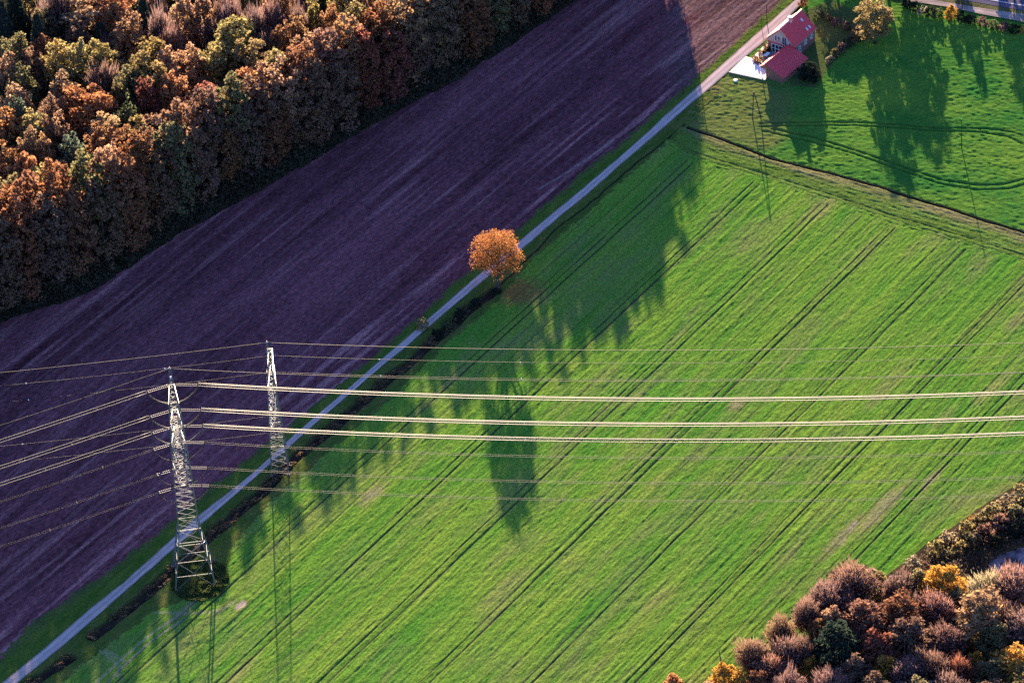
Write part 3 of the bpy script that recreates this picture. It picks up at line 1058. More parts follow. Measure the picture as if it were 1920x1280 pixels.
# the big wood: crown centre x, y and crown radius in the photograph, colour
WOOD = [(180, 20, 50, 'tan'), (220, 30, 36, 'orange'), (243, 72, 28, 'tan'), (344, 34, 24, 'tan'), (382, 26, 16, 'tan'), (425, 25, 22, 'purple brown'), (75, 85, 24, 'dark green', 'fir'),
        (30, 30, 26, 'dark green', 'fir'), (10, 60, 22, 'dark green', 'fir'), (110, 15, 24, 'purple brown'), (28, 112, 28, 'olive'), (112, 122, 28, 'olive yellow'), (62, 132, 21, 'brown'), (18, 148, 21, 'tan'),
        (193, 125, 27, 'olive yellow'), (150, 125, 23, 'olive yellow'), (283, 116, 33, 'olive yellow'), (325, 142, 30, 'tan'), (194, 160, 28, 'purple brown'), (440, 80, 38, 'olive yellow'), (405, 118, 32, 'olive yellow'),
        (474, 122, 30, 'olive yellow'), (365, 132, 19, 'tan'), (45, 172, 24, 'olive'), (120, 186, 25, 'tan'), (168, 212, 38, 'orange'), (33, 205, 25, 'tan'), (246, 166, 25, 'olive'), (266, 146, 22, 'olive yellow'),
        (302, 168, 25, 'olive yellow'), (277, 197, 20, 'red'), (226, 190, 20, 'olive'), (330, 188, 26, 'orange'), (392, 203, 32, 'red'), (441, 204, 18, 'olive yellow'), (478, 180, 36, 'orange'), (30, 232, 23, 'blue green'),
        (70, 255, 25, 'olive yellow'), (20, 258, 28, 'orange'), (105, 262, 19, 'tan'), (100, 225, 22, 'brown'), (242, 228, 20, 'green'), (205, 264, 31, 'tan'), (258, 272, 28, 'olive yellow'), (193, 288, 30, 'orange'),
        (140, 298, 27, 'blue green'), (58, 297, 22, 'tan'), (84, 297, 15, 'tan'), (18, 318, 34, 'orange'), (55, 338, 25, 'orange'), (80, 356, 28, 'olive yellow'), (20, 376, 25, 'olive'), (106, 377, 15, 'tan'),
        (120, 402, 25, 'red'), (522, 142, 30, 'olive yellow'), (497, 152, 20, 'tan'), (583, 112, 37, 'tan'), (535, 88, 23, 'orange'), (560, 78, 17, 'tan'), (592, 40, 15, 'olive yellow'), (622, 57, 17, 'orange'),
        (671, 52, 30, 'olive'), (650, 10, 30, 'olive yellow'), (747, 12, 30, 'tan'), (772, 42, 36, 'brown'), (515, 10, 20, 'tan'), (538, 22, 18, 'orange'), (512, 48, 26, 'purple brown'), (562, 50, 17, 'purple brown'),
        (480, 55, 20, 'purple brown'), (432, 42, 20, 'purple brown'), (604, 8, 20, 'dark green', 'fir'), (300, 62, 24, 'purple brown'), (320, 88, 22, 'purple brown'), (272, 48, 22, 'dark green', 'fir'), (700, 20, 22, 'brown'), (820, 10, 28, 'brown')]
FRONT = [(-260, 830, 'brown'), (-215, 790, 'rust'), (-170, 752, 'rust'), (-130, 716, 'brown'), (-90, 680, 'brown'), (-40, 640, 'red'), (8, 592, 'brown'), (50, 575, 'rust'), (100, 558, 'brown'), (150, 540, 'rust'), (200, 512, 'brown'), (245, 488, 'rust'), (290, 458, 'brown'), (335, 428, 'olive'),
         (380, 402, 'brown'), (425, 378, 'rust'), (468, 356, 'brown'), (512, 332, 'rust'), (558, 308, 'brown'), (602, 282, 'brown'), (645, 256, 'brown'), (690, 228, 'red'), (740, 200, 'red'), (788, 176, 'brown'),
         (835, 150, 'brown'), (880, 122, 'rust'), (925, 92, 'olive'), (965, 66, 'brown'), (1010, 38, 'rust'), (1055, 10, 'brown')]
fw = [tuple(G(x, y)[:2]) for x, y, c in FRONT]


def canopy(x):
    return float(np.interp(x, [-110, -85, -60, 20, 40], [32.5, 31.0, 28.6, 28.8, 28.0]) + 2.2 * vn(np.array(x / 13.0), np.array(.3), 197))


taken = []
entries = []
for (x, y, c), p in zip(FRONT, fw):
    p = (p[0], p[1] + 4.6 + 3.0 * float(vn(np.array(p[0] / 9.0), np.array(.7), 198)))
    taken.append(p)
    hh = canopy(p[0]) - rnd.choice([1.5, 3.5, 5.5, 7.5]) + rnd.uniform(-.8, .8)
    entries.append(dict(kind='skirt', xy=p, H=hh, R=rnd.uniform(4.3, 6.6), c=c, zone='front'))
for k in range(len(FRONT) - 1):
    p = (np.array(fw[k]) + np.array(fw[k + 1])) / 2 + np.array((0, 9.5 + rnd.uniform(-1, 1)))
    taken.append(tuple(p))
    entries.append(dict(kind='skirt', xy=tuple(p), H=canopy(p[0]) + .6 + rnd.uniform(-.6, .6), R=rnd.uniform(5.8, 7.0), c=rnd.choice(['brown', 'tan', 'brown', 'olive', 'rust']), zone='fill' if FRONT[k][0] > 0 else 'out'))
for e in WOOD:
    x, y, r, c = e[:4]
    kind = e[4] if len(e) > 4 else 'dome'
    for H in np.arange(25.5, 9, -.5):
        b = G(x, y, (.70 if kind == 'dome' else .6) * H)[:2]
        if b[1] > edge_y(b[0]) + 5.5 and min(math.hypot(b[0] - q[0], b[1] - q[1]) for q in taken) > 2.6:
            break
    taken.append(tuple(b))
    if c == 'purple brown':
        kind = 'bare'
    entries.append(dict(kind=kind, xy=tuple(b), H=H, R=r / 6.9 * 1.38, c=c, zone='mid'))
for gx in np.arange(-165, 40, 7.6):
    for gy in np.arange(0, 125, 7.6):
        x = gx + rnd.uniform(-2.2, 2.2)
        y = float(edge_y(gx)) + 9 + gy + rnd.uniform(-2.2, 2.2)
        px, py = PX((x, y, 18))
        if px < -330 or px > 1150 or py < -75 or (px < -70 and gy > 8):
            continue
        if min(math.hypot(x - q[0], y - q[1]) for q in taken) < 5.0:
            continue
        taken.append((x, y))
        inview = 0 < px < 1000 and py > -40
        dark = px + py * 3 < 700
        c = rnd.choice(['brown', 'olive', 'purple brown', 'tan', 'green', 'olive', 'brown', 'rust'])
        if py < 100 and rnd.random() < .65:
            c = rnd.choice(['purple brown', 'dark green', 'dark green'])
        kd = {'purple brown': 'bare', 'dark green': 'fir'}.get(c, 'dome')
        entries.append(dict(kind=kd, xy=(x, y), H=rnd.uniform(17.5, 21.5) + (6.0 if gy < 8 else 0), R=rnd.uniform(4.2, 5.6), c=c, zone='fill' if inview else 'out'))
for x in (20, 25, 30, 35, 40, 43.5, 46.5, 49):                                   # the wood goes on beyond the frame and shades the lane
    for dy in (3.5, 10, 17):
        h = float(np.interp(x, [20, 38, 46, 54], [29, 27.5, 24, 17])) + rnd.uniform(-1.5, 1)
        xx = x + rnd.uniform(-1, 1)
        yy = float(edge_y(xx)) + dy
        if (x > 39 and dy > 4) or min(math.hypot(xx - q[0], yy - q[1]) for q in taken) < 3.5 or PX((xx, yy, 0))[1] > 5:
            continue
        entries.append(dict(kind='bare' if x > 45 else 'skirt' if dy < 12 else 'dome', xy=(xx, yy), H=h, R=4.2 if x > 47 else 6.0, c='brown', zone='out'))


def zone_words(e):
    if e['zone'] == 'front':
        return "in the wood's shaded front row along the ploughed field"
    if e['zone'] == 'fill':
        return 'low between the taller crowns of the big wood'
    return None


for e in entries:
    e['px'] = PX((e['xy'][0], e['xy'][1], .7 * e['H']))
for z in ('front', 'mid', 'fill', 'out'):
    es = [e for e in entries if e['zone'] == z]
    for e in es:
        if z == 'mid':
            px, py = e['px']
            e['sub'] = ("the big wood's upper left corner" if py < 100 and px < 300 else "the big wood's top middle" if py < 100 else "the big wood's left flank" if px < 150 else "the big wood's sunlit heart")
        elif z == 'fill':
            e['sub'] = "the big wood's gaps near the top" if e['px'][1] < 60 else "the big wood's gaps left of centre" if e['px'][0] < 250 else "the big wood's gaps toward the field"
        else:
            e['sub'] = z
    KW = lambda e: {'fir': 'conifer', 'bare': 'bare tree'}.get(e['kind'], 'broadleaf tree')
    subs = sorted(set((e['sub'], e['c'], KW(e)) for e in es))
    for s in subs:
        ee = sorted([e for e in es if (e['sub'], e['c'], KW(e)) == s], key=lambda e: e['px'][0])
        for i, e in enumerate(ee):
            kd = {'fir': 'conifer', 'bare': 'bare tree'}.get(e['kind'], 'broadleaf tree')
            if z == 'out':
                lab = "broadleaf tree of the big wood growing past the edge of the photo" if e['kind'] in ('skirt', 'dome') else kd + " of the big wood growing past the edge of the photo"
            elif z == 'front':
                lab = f"{e['c']} {kd} in the front row by the ploughed field, " + (f"leftmost {e['c']}" if i == 0 else f"{ORD[i].strip()} {e['c']} from left")
            elif z == 'fill':
                lab = f"lower {e['c']} {kd} in {e['sub']}, " + ("leftmost such" if i == 0 else f"{ORD[i].strip()} from left")
            else:
                lab = f"{e['c']} {kd} in {e['sub']}, " + ("leftmost such" if i == 0 else f"{ORD[i].strip()} such from left")
            e['label'] = lab
for e in entries:
    cat = 'tree'
    plant(e['kind'], e['xy'], e['H'], e['R'], e['c'], e['label'], cat, {'front': "trees along the front of the big wood", 'mid': 'sunlit trees of the big wood', 'fill': 'lower trees of the big wood', 'out': 'trees of the big wood past the frame'}[e['zone']])

# undergrowth along the wood's foot, one mass of leaves
_n = 90000
_x = rng.uniform(-190, 56, _n)
_o = rng.uniform(0, 1, _n) ** 1.5 * 13
_y = edge_y(_x) + _o - .6 + .8 * vn(_x / 3, _x * 0, 169)
_z = rng.uniform(0, 1, _n) * (1.0 + np.minimum(_o * .9, 6.0)) * (0.75 + .4 * vn(_x / 4, _y / 4, 170))
_c = np.stack([_x, _y, np.abs(_z) + .05], -1)
_nn = rng.normal(size=(_n, 3)) + np.array((0, 0, .8))
_nn /= np.linalg.norm(_nn, axis=1)[:, None]
_u = obj("undergrowth", quads_mesh("undergrowth", _c, _nn, rng.uniform(.35, .8, _n), .8, M_LEAF), kind='stuff')
_u.color = (0.055, 0.048, 0.030, 1)

# lower right thicket: crown centre, radius, colour, kind, height
THICK = [(1599, 1092, 38, 'purple brown', 'bare', 12), (1650, 1090, 14, 'olive yellow', 'egg', 8), (1688, 1102, 27, 'purple brown', 'bare', 11), (1720, 1094, 21, 'olive', 'egg', 11), (1766, 1094, 33, 'gold', 'egg', 12),
         (1613, 1128, 14, 'green', 'egg', 7), (1626, 1160, 33, 'pink', 'egg', 13), (1690, 1150, 37, 'rust', 'egg', 13.5), (1756, 1142, 30, 'pink', 'bare', 12), (1792, 1128, 22, 'olive', 'egg', 10), (1839, 1150, 43, 'tan', 'egg', 16),
         (1852, 1106, 27, 'pale tan', 'bare', 13), (1893, 1100, 36, 'pink', 'bare', 13), (1919, 1112, 13, 'orange', 'egg', 8), (1566, 1205, 34, 'dark green', 'egg', 15), (1795, 1163, 11, 'orange', 'egg', 8), (1640, 1213, 31, 'red', 'egg', 12),
         (1702, 1195, 36, 'brown', 'egg', 13), (1745, 1206, 18, 'tan', 'egg', 9), (1663, 1252, 20, 'gold', 'egg', 9), (1830, 1240, 15, 'gold', 'egg', 8), (1906, 1243, 34, 'gold', 'egg', 12), (1750, 1252, 28, 'purple brown', 'bare', 12),
         (1703, 1262, 25, 'purple brown', 'bare', 11), (1800, 1258, 24, 'red', 'bare', 11), (1868, 1198, 30, 'olive', 'egg', 12), (1885, 1160, 30, 'purple brown', 'bare', 12), (1516, 1152, 24, 'purple brown', 'bare', 12),
         (1552, 1122, 30, 'purple brown', 'bare', 12), (1464, 1184, 24, 'brown', 'bare', 12), (1414, 1228, 25, 'brown', 'bare', 12), (1474, 1226, 24, 'purple brown', 'bare', 12), (1505, 1222, 22, 'purple brown', 'bare', 11), (1558, 1165, 22, 'tan', 'egg', 11),
         (1520, 1250, 14, 'gold', 'egg', 8), (1386, 1276, 15, 'gold', 'egg', 9), (1357, 1266, 20, 'gold', 'egg', 9), (1262, 1282, 16, 'orange', 'egg', 8), (1445, 1255, 26, 'pink', 'bare', 11), (1600, 1262, 26, 'brown', 'egg', 11),
         (1560, 1285, 30, 'purple brown', 'bare', 12), (1640, 1290, 28, 'brown', 'egg', 11), (1480, 1290, 28, 'purple brown', 'bare', 12), (1860, 1262, 26, 'olive', 'egg', 11), (1780, 1295, 30, 'purple brown', 'bare', 12), (1720, 1300, 26, 'olive', 'egg', 11),
         (1420, 1285, 22, 'rust', 'egg', 10), (1325, 1300, 20, 'tan', 'egg', 9), (1925, 1180, 34, 'purple brown', 'bare', 13), (1930, 1290, 34, 'olive', 'egg', 12), (1850, 1310, 30, 'brown', 'egg', 12), (1590, 1140, 20, 'pink', 'bare', 10),
         (1722, 1138, 18, 'purple brown', 'bare', 10), (1775, 1200, 26, 'purple brown', 'bare', 12), (1535, 1185, 18, 'orange', 'egg', 10), (1670, 1118, 16, 'pink', 'bare', 9)]
ths = []
for x, y, r, c, kd, H in THICK:
    b = G(x, y, .62 * H)[:2]
    ths.append(dict(px=(x, y), xy=b, r=r, c=c, kd=kd, H=H, sub=("thicket's near corner" if x < 1540 else "thicket's edge beside the pond" if y < 1120 else "middle of the lower right thicket" if y < 1215 else "thicket along the bottom edge")))
for s in sorted(set((t['sub'], t['c'], t['kd']) for t in ths)):
    ee = sorted([t for t in ths if (t['sub'], t['c'], t['kd']) == s], key=lambda t: t['px'][0])
    for i, t in enumerate(ee):
        kd = {'fir': 'conifer', 'bare': 'bare tree'}.get(t['kd'], 'small tree')
        lab = f"{t['c']} {kd} in the {t['sub']}, " + ("leftmost such" if i == 0 else f"{ORD[i].strip()} such from left")
        plant(t['kd'], t['xy'], t['H'], t['r'] / 7.7 * 1.36, t['c'], lab, 'tree', 'trees of the lower right thicket')
_n = 80000
_x = rng.uniform(-10, 190, _n)
_y = np.interp(_x, _hx, _hy) - np.abs(rng.normal(14, 20, _n)) - 1.0
_k = np.hypot((_x - POND[0]) / 9.5, (_y - POND[1]) / 9) > 1.0
_x, _y = _x[_k], _y[_k]
_n = len(_x)
_o = np.interp(_x, _hx, _hy) - _y
_in = sm(0, 1, (_x * 0 + 1)) * sm(10, 18, _o) * sm(.95, 1.25, np.hypot((_x - POND[0]) / 14, (_y - POND[1]) / 13))
_c = np.stack([_x, _y, np.abs(rng.normal(0, .7, _n)) + .1 + _in * rng.uniform(0, 5.5, _n) * (.6 + .5 * vn(_x / 3, _y / 3, 171))], -1)
_nn = rng.normal(size=(_n, 3)) + np.array((0, 0, .7))
_nn /= np.linalg.norm(_nn, axis=1)[:, None]
_u = obj("brambles", quads_mesh("brambles", _c, _nn, rng.uniform(.2, .5, _n), .8, M_LEAF), kind='stuff')
_u.color = (0.080, 0.058, 0.044, 1)

# shrubs of the pond bank
BANK = [(1712, 1057, 14, 'pale tan', 'pale feathery shrub standing alone by the field edge above the thicket'),
        (1690, 1080, 9, 'tan', 'small tan shrub between the pale feathery shrub and the thicket'),
        (1738, 1062, 12, 'brown', 'dark brown shrub just right of the pale feathery shrub'),
        (1757, 1027, 15, 'olive yellow', 'olive yellow bush where the sunlit hedge begins beside the crop'),
        (1778, 1040, 14, 'olive', 'shaded olive bush behind the first sunlit hedge bush'),
        (1782, 1008, 15, 'pale tan', 'pale tan bush on the pond bank, second along the hedge'),
        (1800, 1024, 15, 'olive yellow', 'wide olive yellow bush at the middle of the pond bank'),
        (1812, 988, 14, 'olive yellow', 'olive bush against the field edge above the pond'),
        (1822, 1010, 16, 'olive', 'olive bush on the bank overlooking the pond shade'),
        (1838, 975, 15, 'olive', 'olive bush in the pond hedge beside a gold sprig'),
        (1822, 972, 7, 'gold', 'tiny gold sprig bush at the field edge of the pond hedge'),
        (1848, 998, 18, 'brown', 'large brown rounded bush leaning toward the pond'),
        (1862, 958, 16, 'olive yellow', 'olive yellow bush in the far half of the pond hedge'),
        (1880, 978, 18, 'brown', 'second large brown bush along the pond bank'),
        (1888, 942, 17, 'pale tan', 'pale tan bush near the far end of the pond hedge'),
        (1906, 962, 18, 'olive', 'olive bush behind the pale far end of the hedge'),
        (1918, 925, 18, 'olive yellow', 'last olive yellow bush of the hedge at the photo edge'),
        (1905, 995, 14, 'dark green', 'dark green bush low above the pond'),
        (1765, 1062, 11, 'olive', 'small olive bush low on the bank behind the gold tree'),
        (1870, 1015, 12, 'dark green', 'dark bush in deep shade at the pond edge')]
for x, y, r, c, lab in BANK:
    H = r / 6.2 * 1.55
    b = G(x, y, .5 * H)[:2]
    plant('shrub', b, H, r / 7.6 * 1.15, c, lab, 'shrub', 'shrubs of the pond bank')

# the lone tree beside the lane
R = 6.3
oak_c = crown_broad(18, R, 12.2, 5.8, 300, 52, .21, 501, -0.62, .95, zlo=8.3)
oak_t = trunk_mesh(17, R, 10, .52, 15, 502, .72, .9, 4)
oak = thing('lone_tree', 'round orange broadleaf tree standing alone beside the lane between the fields', 'tree', (OAKP[0], OAKP[1], 0))
_c = obj('crown', oak_c, oak)
_c.color = (0.28, 0.118, 0.046, 1)
obj('trunk', oak_t, oak)

for x, y, H, R, c, lab in ((793, 617, 3.6, 1.7, 'olive yellow', 'small bush at the lane edge, topped with a few yellow leaves'),
                           (822, 628, 2.2, 1.5, 'dark green', 'low dark bush beside the ditch past the yellow topped bush'),
                           (838, 612, 2.0, 1.4, 'green', 'low green bush in the ditch halfway to the lone orange tree'),
                           (862, 592, 2.2, 1.6, 'dark green', 'dark bush in the ditch nearer the lone orange tree'),
                           (893, 572, 2.2, 1.7, 'dark green', 'dark bush in the ditch next to the lone orange tree'),
                           (932, 548, 1.6, 1.6, 'dark green', 'dark bush round the foot of the lone orange tree')):
    plant('shrub', G(x, y)[:2], H, R, c, lab, 'shrub', 'bushes along the lane ditch', -0.3)

# trees and shrubs round the house and meadow
KX = [(1641, 82, 'dome', 13, 5.2, 'olive yellow', 'large golden brown tree standing at the meadow corner behind the house', 0),
      (1518, 152, 'egg', 6.0, 3.1, 'dark green', 'round dark tree tucked against the garage wall', 0),
      (1556, 116, 'shrub', 2.0, 1.3, 'pale tan', 'pale end bush of the garden hedge nearest the crop', 0),
      (1566, 106, 'shrub', 2.2, 1.5, 'olive', 'olive bush, second from the pale end of the garden hedge', 0),
      (1578, 97, 'shrub', 2.8, 1.7, 'purple brown', 'purple brown bush in the middle of the garden hedge', 0),
      (1590, 88, 'shrub', 3.0, 1.8, 'green', 'green bush in the garden hedge', 0),
      (1603, 78, 'shrub', 3.4, 2.0, 'brown', 'brown bush of the garden hedge under the large golden brown tree', 0),
      (1614, 68, 'shrub', 3.6, 2.1, 'purple brown', 'purple bush of the garden hedge touching the large golden brown tree', 0),
      (1535, 32, 'shrub', 2.2, 1.6, 'green', 'green bush on the garden side of the red roofed house', 0),
      (1553, 38, 'shrub', 2.2, 1.5, 'olive', 'olive bush in the row behind the red roofed house', 0),
      (1570, 47, 'shrub', 2.4, 1.6, 'purple brown', 'purple brown bush in the row behind the red roofed house', 0),
      (1588, 56, 'shrub', 2.4, 1.6, 'brown', 'brown bush in the row behind the house, by the hedge', 0),
      (1507, 12, 'shrub', 2.6, 1.5, 'rust', 'rust coloured bush at the house corner beside the lane', 0),
      (1783, 36, 'egg', 4.2, 1.75, 'gold', 'bright yellow small tree in the dark hedge at the meadow top', 0),
      (1728, 26, 'shrub', 2.8, 1.7, 'pale tan', 'pale bush in the dark hedge left of the bright yellow tree', 0),
      (1700, 14, 'shrub', 3.2, 1.9, 'dark green', 'first dark bush of the meadow top hedge, by the track', 0),
      (1714, 20, 'shrub', 2.6, 1.6, 'dark green', 'dark bush left of the pale bush in the top hedge', 0),
      (1745, 28, 'shrub', 2.6, 1.7, 'dark green', 'dark bush right of the pale bush in the top hedge', 0),
      (1760, 32, 'shrub', 2.6, 1.7, 'green', 'green bush left of the bright yellow tree', 0),
      (1803, 38, 'shrub', 2.6, 1.8, 'dark green', 'dark bush right of the bright yellow tree', 0),
      (1820, 43, 'shrub', 2.4, 1.7, 'dark green', 'second dark bush right of the bright yellow tree', 0),
      (1842, 48, 'shrub', 2.6, 1.8, 'purple brown', 'purple bush in the top hedge toward the photo corner', 0),
      (1862, 52, 'shrub', 2.2, 1.7, 'green', 'green bush in the top hedge beside the purple bush', 0),
      (1882, 57, 'shrub', 2.6, 1.8, 'purple brown', 'second purple bush of the top hedge near the corner', 0),
      (1903, 62, 'shrub', 2.4, 1.8, 'dark green', 'dark bush near the corner end of the top hedge', 0),
      (1919, 62, 'shrub', 2.2, 1.0, 'gold', 'small yellow bush at the corner end of the top hedge', 0),
      (1415, 113, 'shrub', 1.2, 0.9, 'brown', 'brown border shrub at the lane end of the garden bed', .2),
      (1421, 119, 'shrub', 1.2, 0.9, 'orange', 'orange border shrub at the driveway curve', .2),
      (1428, 116, 'shrub', 1.3, 1.0, 'olive', 'olive border shrub behind the orange one by the driveway', .2),
      (1433, 121, 'shrub', 1.1, 0.8, 'rust', 'rust border shrub next to the garage corner', .2),
      (1425, 99, 'shrub', 0.8, 0.5, 'brown', 'small round pot shrub alone on the terrace', .2),
      (1433, 89, 'shrub', 0.8, 0.5, 'brown', 'small shrub at the terrace edge nearest the gable', .2),
      (1437, 85, 'shrub', 0.8, 0.5, 'olive', 'small olive shrub at the gable corner', .2)]
for x, y, kd, H, R, c, lab, z in KX:
    plant(kd, G(x, y)[:2], H, R, c, lab, 'tree' if kd in ('dome', 'egg') else 'shrub', 'plants round the house and meadow', z)
for x, y, H, R in ((1692, -14, 15, 6.5), (1562, -48, 10, 6), (1604, -46, 10, 6), (1790, -70, 12, 2.5), (1885, -75, 16, 6), (1935, -75, 18, 7), (1990, 20, 16, 7), (1660, -30, 14, 6)):
    plant('dome', G(x, y)[:2], H, R, 'brown', 'tree beyond the photo edge whose shadow falls on the meadow', 'tree', 'trees beyond the meadow past the frame')


# clipped garden hedge on the terrace
def box_mesh(name, size, mat, centre=(0, 0, 0), bevel=0.0):
    bm = bmesh.new()
    bmesh.ops.create_cube(bm, size=1.0)
    for v in bm.verts:
        v.co = Vector((v.co.x * size[0] + centre[0], v.co.y * size[1] + centre[1], v.co.z * size[2] + centre[2]))
    if bevel:
        bmesh.ops.bevel(bm, geom=bm.edges[:], offset=bevel, segments=1, affect='EDGES')
    me = bpy.data.meshes.new(name)
    bm.to_mesh(me)
    bm.free()
    me.materials.append(mat)
    return me


_a, _b = G(1431, 105)[:2], G(1443, 95)[:2]
_L = np.hypot(*(_b - _a))
_az = math.atan2(_b[1] - _a[1], _b[0] - _a[0])
_n = 900
_c = np.stack([rng.uniform(0, _L, _n), rng.uniform(-.45, .45, _n), rng.uniform(0, 1.3, _n)], -1)
_nn = rng.normal(size=(_n, 3))
_nn /= np.linalg.norm(_nn, axis=1)[:, None]
hd = thing('clipped_hedge', 'short clipped brown hedge standing on the terrace before the gable', 'hedge', (_a[0], _a[1], .2), _az,
           None, quads_mesh('clipped_hedge', _c, _nn, rng.uniform(.2, .4, _n), .8, M_LEAF))
hd.color = (0.13, 0.08, 0.04, 1)

# dry reeds along the ditch and rough grass under the big pylon: uncountable
_n = 15000
_s = rng.uniform(-190, s_oak, _n)
_on = ditch_on(_s)
_s = _s[_on > .5]
_n = len(_s)
_w = vD(_s) + rng.normal(0, .95, _n) - .2
_cl = vn(_s / 2.2, _w / 1.0, 180)
_k = _cl > -0.15
_s, _w, _cl = _s[_k], _w[_k], _cl[_k]
_n = len(_s)
_h = (0.5 + .5 * _cl) * rng.uniform(.5, 1.3, _n)
_x = _s * U[0] + _w * V[0]
_y = _s * U[1] + _w * V[1]
_c = np.stack([_x, _y, -0.75 + _h * .9 + rng.uniform(0, .3, _n)], -1)
_nn = rng.normal(size=(_n, 3)) * np.array((1, 1, .3))
_nn /= np.linalg.norm(_nn, axis=1)[:, None]
_u = obj("dry_reeds", quads_mesh("dry_reeds", _c, _nn, _h * 1.1, .16, M_LEAF, up=rng.normal(size=(_n, 3)) * .3 + np.array((0, 0, 1.))), kind='stuff')
_u.color = (0.14, 0.095, 0.055, 1)
_n = 16000
_a = rng.uniform(0, 6.283, _n)
_r = np.sqrt(rng.random(_n))
_px = MOUND + 0.0
_x = MOUND[0] + .8 + _r * np.cos(_a) * 6.9
_y = MOUND[1] + 1.0 + _r * np.sin(_a) * 7.8
_h = (0.45 + .35 * vn(_x / 1.5, _y / 1.5, 183)) * rng.uniform(.6, 1.3, _n)
_c = np.stack([_x, _y, _h * .5 + .02], -1)
_nn = rng.normal(size=(_n, 3)) * np.array((1, 1, .4))
_nn /= np.linalg.norm(_nn, axis=1)[:, None]
_u = obj("rough_grass", quads_mesh("rough_grass", _c, _nn, _h, .35, M_LEAF, up=rng.normal(size=(_n, 3)) * .3 + np.array((0, 0, 1.))), kind='stuff')
_u.color = (0.075, 0.095, 0.03, 1)

# ------------------------------------------------------------------ pylons
UNIT = {}


def unit_beam(mat):
    if mat.name not in UNIT:
        UNIT[mat.name] = box_mesh('beam_' + mat.name, (1, 1, 1), mat)
    return UNIT[mat.name]


def beam(name, p, q, w, mat, parent):
    p, q = Vector(p), Vector(q)
    d = q - p
    o = obj(name, unit_beam(mat), parent)
    m = d.to_track_quat('Z', 'Y').to_matrix().to_4x4()
    o.matrix_local = Matrix.Translation((p + q) / 2) @ m @ Matrix.Diagonal((w, w, d.length, 1))
    return o


def chain(name, pts, w0, w1, mat, parent):
    """a square steel member through several points, one mesh"""
    v, f = [], []
    n = len(pts)
    tube(v, f, pts, [w0 + (w1 - w0) * i / (n - 1) for i in range(n)], 4)
    return obj(name, pymesh(name, v, f, mat), parent)


def half(profile, z):
    return float(np.interp(z, [p[0] for p in profile], [p[1] for p in profile])) / 2


def tower(root, profile, levels, legw, brw, mat):
    for sx in (-1, 1):
        for sy in (-1, 1):
            chain('leg', [(sx * half(profile, z), sy * half(profile, z), z) for z, _ in profile], legw, legw * .6, mat, root)
    cn = [(-1, -1), (1, -1), (1, 1), (-1, 1)]
    for i in range(len(levels) - 1):
        z0, z1 = levels[i], levels[i + 1]
        a, b = half(profile, z0), half(profile, z1)
        for k in range(4):
            c0, c1 = cn[k], cn[(k + 1) % 4]
            wv = brw * (1.25 if z1 - z0 > 3 else 1)
            beam('brace', (c0[0] * a, c0[1] * a, z0), (c1[0] * b, c1[1] * b, z1), wv, mat, root)
            beam('brace', (c1[0] * a, c1[1] * a, z0), (c0[0] * b, c0[1] * b, z1), wv, mat, root)
            if z1 - z0 > 3 or i % 4 == 0:
                beam('crossbar', (c0[0] * b, c0[1] * b, z1), (c1[0] * b, c1[1] * b, z1), wv, mat, root)
            if z1 - z0 > 4.6:
                zm = (z0 + z1) / 2
                m = half(profile, zm)
                beam('crossbar', (c0[0] * m, c0[1] * m, zm), (c1[0] * m, c1[1] * m, zm), wv, mat, root)


def crossarm(root, z, sgn, L, w0, rise, tipw, mat, nb, cw, bw):
    """an arm reaching along local y: two bottom chords, two top chords, bracing"""
    a = obj('crossarm', None, root)
    w = w0 / 2
    y0 = sgn * w
    tip = [(-tipw, sgn * L, z), (tipw, sgn * L, z)]
    for s in (0, 1):
        x = (-w, w)[s]
        beam('chord', (x, y0, z), tip[s], cw, mat, a)
        beam('chord', (x * .9, y0, z + rise), (tip[s][0], tip[s][1], tip[s][2] + .12), cw, mat, a)
    beam('end_plate', tip[0], tip[1], cw * 1.4, mat, a)
    for i in range(nb):
        t0, t1 = i / nb, (i + 1) / nb

        def pt(s, t, top):
            x = (-w, w)[s] * (1 - t) + tip[s][0] * t
            return (x, y0 + (sgn * L - y0) * t, z + (rise * (1 - t) if top else 0))
        beam('brace', pt(0, t0, 0), pt(1, t1, 0), bw, mat, a)
        beam('brace', pt(1, t0, 0), pt(0, t1, 0), bw, mat, a)
        if i:
            for s in (0, 1):
                beam('brace', pt(s, t0, 0), pt(s, t0, 1), bw, mat, a)
                beam('brace', pt(s, t0, 1), pt(s, t1, 0), bw, mat, a)
    return a


B1 = G(364.8, 1080)
AZ1 = math.radians(4.6)
py1 = thing('lattice_pylon', 'tall lattice power pylon with three pairs of crossarms, in rough grass beside the ditch', 'pylon', (B1[0], B1[1], 0), AZ1, 'lattice pylons')
prof1 = [(0, 9.6), (7.5, 7.2), (12, 5.8), (16, 4.7), (26, 4.3), (36.5, 3.8), (48.9, 2.6), (52, 1.9), (56, 1.0), (61.9, 0.35)]
lev1 = [0, 7.5, 12, 16] + list(np.linspace(16, 36.5, 12)[1:]) + list(np.linspace(36.5, 48.9, 8)[1:]) + list(np.linspace(48.9, 61.9, 7)[1:])
tower(py1, prof1, lev1, 0.16, 0.062, M_STEEL)
for k in range(4):
    sx, sy = ((-1, -1), (1, -1), (1, 1), (-1, 1))[k]
    me = box_mesh('footing', (.9, .9, .5), M_BRICK, (sx * 4.8, sy * 4.8, -.05), .05)
    obj('footing', me, py1)
ARM1 = [(48.9, 11.0), (41.5, 11.0), (36.5, 11.3)]
for z, L in ARM1:
    for sg in (1, -1):
        crossarm(py1, z, sg, L, half(prof1, z) * 2, 1.7, .55, M_STEEL, 5, .13, .065)
B2 = G(525.5, 881)
